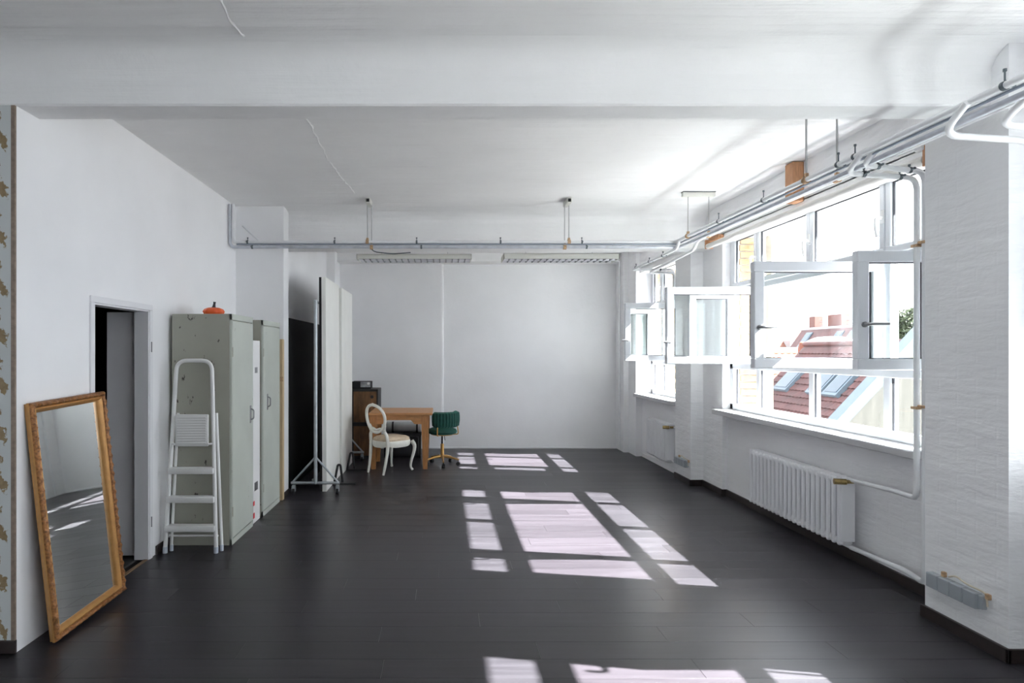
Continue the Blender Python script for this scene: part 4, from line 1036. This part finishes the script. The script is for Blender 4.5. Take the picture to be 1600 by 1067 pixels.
# back: fluted shell around the rear (local -y), from one side to the other
mb = MB(); vs = []; NA = 97; a0, a1 = R(190), R(350)
prof = [(0.0, 0.56), (0.02, 0.55), (0.045, 0.57), (0.055, 0.64), (0.055, 0.70), (0.048, 0.755), (0.02, 0.775), (-0.005, 0.765), (-0.012, 0.70), (-0.012, 0.62)]
for i in range(NA):
    a = a0 + (a1 - a0) * i / (NA - 1); fl = abs(math.sin(i / (NA - 1) * math.pi * 15))
    edge = min(1, min(i, NA - 1 - i) / 6.0)
    for (dr, z) in prof:
        rr = 0.185 + dr * (0.55 + 0.45 * edge) + (0.016 * (fl - 0.5) if 0 else (0.014 * fl if dr > 0.03 else (-0.008 * fl if dr < 0 else 0)))
        zz = 0.665 + (z - 0.665) * (0.75 + 0.25 * edge)
        vs.append((rr * math.cos(a) * 1.0, rr * math.sin(a) - 0.0, zz))
P = len(prof)
fs = [(i * P + j, (i + 1) * P + j, (i + 1) * P + (j + 1) % P, i * P + (j + 1) % P) for i in range(NA - 1) for j in range(P)]
fs.append(tuple(range(P))); fs.append(tuple(reversed([(NA - 1) * P + j for j in range(P)])))
mb.add(vs, fs); mb.smooth = True; mb.build('backrest', 'velvet', g, world=False, ang=50)
for a in (R(215), R(325)):
    c, s_ = math.cos(a), math.sin(a)
    MB().sweep(fillet([(0.12 * c, 0.12 * s_, 0.438), (0.235 * c, 0.235 * s_, 0.44), (0.215 * c, 0.215 * s_, 0.60)], 0.03), 0.008, 8).build('back_support', 'goldmetal', g, world=False)
MB().cyl((0, 0, 0.30), (0, 0, 0.44), 0.014, 12).build('gas_spring', 'blackmetal', g, world=False)
MB().lathe([(0.024, 0.10), (0.026, 0.13), (0.024, 0.30), (0.018, 0.305)], 16).build('column', 'goldmetal', g, world=False)
MB().tube([(0.02, 0.02, 0.43), (0.10, 0.08, 0.41), (0.13, 0.10, 0.33)], 0.005, 0.03, 6).build('lever', 'blackmetal', g, world=False)
for k in range(5):
    a = R(20 + 72 * k); c, s_ = math.cos(a), math.sin(a)
    lg = MB().sweep([(0.015 * c, 0.015 * s_, 0.125), (0.12 * c, 0.12 * s_, 0.112), (0.245 * c, 0.245 * s_, 0.082)], [0.022, 0.017, 0.011], 8).build('leg', 'goldmetal', g, world=False)
    e = Vector((0.235 * c, 0.235 * s_, 0)); tv = Vector((-s_, c, 0)) * 0.011
    MB().cyl(e + Vector((0, 0, 0.027)) - tv * 2, e + Vector((0, 0, 0.027)) - tv * 0.4, 0.027, 12).cyl(e + Vector((0, 0, 0.027)) + tv * 0.4, e + Vector((0, 0, 0.027)) + tv * 2, 0.027, 12).cyl(e + Vector((0, 0, 0.03)), e + Vector((0, 0, 0.085)), 0.007, 8).build('castor', 'rubber', lg, world=False)

# ================================================================= THE VIEW OUTSIDE
struct(MB().box(3.7, 90, -40, 120, -14.3, -14), 'courtyard_ground', 'ground')
struct(MB().box(-60, -4.4, -60, 40, -14.3, -14), 'street_ground', 'ground')
SL = 1.07
def roof_pt(x, y, lift=0.0):          # near roof plane: faces our building
    nrm = Vector((-SL, 0, 1)).normalized()
    return Vector((x, y, -0.15 + SL * (x - 10.4))) + nrm * lift
nb = thing('near_roof_building', 'neighbouring house with a dull red tiled roof and bare concrete gable', 'building', (11, 18, -14))
RX0, RX1, RY0, RY1 = 8.3, 12.25, 16.0, 20.6
dn = [(x, x) for x in (0,)]
MB().prism([(RX0, -0.45 + SL * (RX0 - 10.4)), (RX1, -0.45 + SL * (RX1 - 10.4)), (RX1 + 3, -0.45 + SL * (RX1 - 10.4)), (RX1 + 6, -5), (RX1 + 6, -14), (RX0, -14)], 'y', RY0 + 0.02, RY1 - 0.02).build('house_body', 'concrete', nb)
gw = MB().prism([(RX0 - 0.2, -0.22 + SL * (RX0 - 0.2 - 10.4)), (RX1 + 1.6, -0.22 + SL * (RX1 + 1.6 - 10.4)), (RX1 + 7, -0.22 + SL * (RX1 + 1.6 - 10.4)), (RX1 + 7, -14), (RX0 - 0.2, -14)], 'y', RY0 - 0.25, RY0).build('gable_wall', 'concrete', nb)
def slope_slab(x0, x1, y0, y1, l0, l1):
    vs = [roof_pt(x, y_, l) for l in (l0, l1) for (x, y_) in ((x0, y0), (x1, y0), (x1, y1), (x0, y1))]
    return MB().add(vs, [(3, 2, 1, 0), (4, 5, 6, 7), (0, 1, 5, 4), (1, 2, 6, 5), (2, 3, 7, 6), (3, 0, 4, 7)])
slope_slab(RX0 - 0.3, RX1 + 1.65, RY0 - 0.28, RY0 + 0.10, -0.10, 0.16).build('verge_flashing', 'zincroof', nb)
slope_slab(RX0, RX1, RY0, RY1, -0.12, 0.0).build('roof_deck', 'tile_red', nb)
tl = MB()
TWD, TEX = 0.18, 0.175
nrow = int((RX1 - RX0) / TEX); ncol = int((RY1 - RY0 - 0.12) / TWD)
for i in range(nrow):
    for j in range(ncol):
        x0 = RX0 + i * TEX; y0 = RY0 + 0.11 + j * TWD
        a, b = roof_pt(x0, y0, 0.052), roof_pt(x0, y0 + TWD * 0.5, 0.085); c = roof_pt(x0, y0 + TWD * 0.97, 0.052)
        d_, e_, f_ = roof_pt(x0 + TEX * 1.1, y0, 0.010), roof_pt(x0 + TEX * 1.1, y0 + TWD * 0.5, 0.040), roof_pt(x0 + TEX * 1.1, y0 + TWD * 0.97, 0.010)
        a2, c2 = roof_pt(x0, y0, 0.0), roof_pt(x0, y0 + TWD * 0.97, 0.0)
        tl.add([a, b, c, d_, e_, f_, a2, c2], [(0, 1, 4, 3), (1, 2, 5, 4), (6, 7, 2, 1, 0)])
tl.build('roof_tiles', 'tile_red', nb, kind='stuff')
MB().sweep([(RX1 + 0.02, RY0 + 0.1, -0.10 + SL * (RX1 - 10.4)), (RX1 + 0.02, RY1, -0.10 + SL * (RX1 - 10.4))], 0.09, 10).build('ridge', 'tile_red', nb)
def skylight(par, pt, x0, x1, y0, y1):
    vs = [pt(x, y_, l) for l in (0.0, 0.15) for (x, y_) in ((x0, y0), (x1, y0), (x1, y1), (x0, y1))]
    F = [(3, 2, 1, 0), (4, 5, 6, 7), (0, 1, 5, 4), (1, 2, 6, 5), (2, 3, 7, 6), (3, 0, 4, 7)]
    s = MB().add(vs, F).build('skylight', 'zincroof', par)
    e = 0.07
    vs = [pt(x, y_, l) for l in (0.14, 0.165) for (x, y_) in ((x0 + e, y0 + e), (x1 - e, y0 + e), (x1 - e, y1 - e), (x0 + e, y1 - e))]
    MB().add(vs, F).build('skylight_pane', 'skyglass', s)
for (ya, yb) in ((16.65, 17.3), (17.42, 18.07), (19.1, 19.85)):
    skylight(nb, roof_pt, 10.85, 11.65, ya, yb)

# orange roof just beyond, then a white parapet with a dome light
og = thing('orange_roof_house', 'low house with a sunlit orange tiled roof beyond the red roof', 'building', (12, 23, -14))
MB().box(9.5, 13.2, 21.2, 25.0, -14, -0.3).build('house_body', 'concrete', og)
tl = MB()
for i in range(7):
    for j in range(17):
        ya = 20.9 + i * 0.24; za = -0.35 + i * 0.28; xa = 9.4 + j * 0.225
        tl.add([(xa, ya, za + 0.05), (xa + 0.11, ya, za + 0.085), (xa + 0.215, ya, za + 0.05), (xa, ya + 0.26, za + 0.31), (xa + 0.11, ya + 0.26, za + 0.34), (xa + 0.215, ya + 0.26, za + 0.31), (xa, ya, za - 0.02), (xa + 0.215, ya, za - 0.02)],
               [(0, 1, 4, 3), (1, 2, 5, 4), (6, 7, 2, 1, 0)])
tl.build('roof_tiles', 'tile_orange', og, kind='stuff')
MB().sweep([(9.4, 22.6, 1.57), (13.25, 22.6, 1.57)], 0.11, 10).build('ridge', 'tile_orange', og)
MB().lathe([(0.13, 1.5), (0.14, 1.75), (0.09, 1.95), (0.02, 2.0)], 12, cx=13.0, cy=22.0).build('vent_cap', 'tile_orange', og)
wp_ = thing('white_flat_roof', 'white flat roofed building with a domed roof light', 'building', (18, 28, -14))
MB().box(12.0, 26.0, 24.0, 34.0, -14, 1.55).build('house_body', 'concrete', wp_)
MB().box(11.9, 26.1, 23.9, 24.25, 1.40, 1.80, 0.02).box(11.9, 12.25, 23.9, 34.1, 1.40, 1.80, 0.02).build('parapet', 'whiteroof', wp_)
MB().lathe([(0.95, 1.55), (0.98, 1.95), (0.86, 2.12), (0.5, 2.26), (0.05, 2.30)], 24, cx=16.7, cy=26.2).build('roof_dome', 'whiteroof', wp_)

fb = thing('skylight_roof_building', 'long house far behind with skylights and brick chimneys on a red roof', 'building', (32, 45, -14))
FS = 1.44
def far_pt(x, y_, lift=0.0):
    return Vector((x, y_, 1.75 + FS * (x - 30.0))) + Vector((-FS, 0, 1)).normalized() * lift
FX0, FX1, FY0, FY1 = 29.0, 31.25, 34.0, 52.8
MB().prism([(FX0, 1.5 + FS * (FX0 - 30)), (FX1, 1.5 + FS * (FX1 - 30)), (FX1 + 4, 1.6 + FS * (FX1 - 30)), (FX1 + 4, -14), (FX0, -14)], 'y', FY0, FY1).build('house_body', 'concrete', fb)
vs = [far_pt(x, y_, l) for l in (-0.1, 0.06) for (x, y_) in ((FX0, FY0), (FX1, FY0), (FX1, FY1), (FX0, FY1))]
MB().add(vs, [(3, 2, 1, 0), (4, 5, 6, 7), (0, 1, 5, 4), (1, 2, 6, 5), (2, 3, 7, 6), (3, 0, 4, 7)]).build('roof', 'tile_red', fb)
rz = 1.75 + FS * (FX1 - 30)
MB().box(FX1 - 0.1, FX1 + 4, FY0, FY1 + 0.2, rz - 0.1, rz + 0.14, 0.02).build('roof_cap', 'whiteroof', fb)
for yc in (51.2, 47.2, 45.6, 44.2, 42.6, 40.6):
    skylight(fb, far_pt, 30.05, 31.0, yc - 0.42, yc + 0.42)
for (yc, L) in ((52.0, 0.8), (49.0, 1.7), (45.9, 1.7)):
    c_ = MB().box(FX1 + 0.3, FX1 + 1.0, yc - L / 2, yc + L / 2, rz, 4.65, 0.02).build('chimney', 'chimney', fb)
MB().cyl((FX1 + 0.8, 46, rz + 0.6), (FX1 + 0.8, 60, rz + 0.6), 0.025, 6).cyl((FX1 + 0.8, 46, rz + 0.3), (FX1 + 0.8, 60, rz + 0.3), 0.025, 6).build('railing', 'zincroof', fb)
ob = thing('distant_orange_house', 'distant house with a bright orange roof left of the skylight roof', 'building', (32, 58, -14))
MB().box(28, 40, 57, 64, -14, 1.4).build('house_body', 'whiteroof', ob)
MB().prism([(56.6, 1.2), (59.4, 4.0), (59.6, 4.0), (56.8, 1.1)], 'x', 28, 41).build('roof', 'tile_orange', ob)
MB().box(32.5, 33.3, 56.9, 58.4, 1.6, 2.7, 0.02).build('dormer', 'whiteroof', ob)

tr = thing('tree', 'leafy green tree beyond the concrete gable, seen through the near window leaf', 'tree', (25.5, 33, -14))
MB().sweep([(25.5, 33, -14), (25.6, 33.1, -5), (25.4, 33, 0), (25.5, 33, 2.5)], [0.35, 0.3, 0.2, 0.08], 10).build('trunk', 'bark', tr)
lm = MB(); rnd = random.Random(3)
for i in range(15000):
    while True:
        v = Vector((rnd.uniform(-1, 1), rnd.uniform(-1, 1), rnd.uniform(-1, 1)))
        if 0.35 < v.length < 1: break
    bmp = 1 + 0.22 * math.sin(5 * v.x + 2) * math.sin(4 * v.z + v.y * 3)
    p = Vector((25.6 + v.x * 2.7 * bmp, 33 + v.y * 2.7 * bmp, 0.9 + v.z * 3.3 * bmp))
    u = Vector((rnd.gauss(0, 1), rnd.gauss(0, 1), rnd.gauss(0, 1))).normalized(); w_ = u.orthogonal().normalized(); s_ = rnd.uniform(0.12, 0.22)
    lm.add([p - u * s_, p + w_ * s_ * 0.5, p + u * s_, p - w_ * s_ * 0.5], [(0, 1, 2, 3)])
lm.build('foliage', 'leaf', tr, kind='stuff')
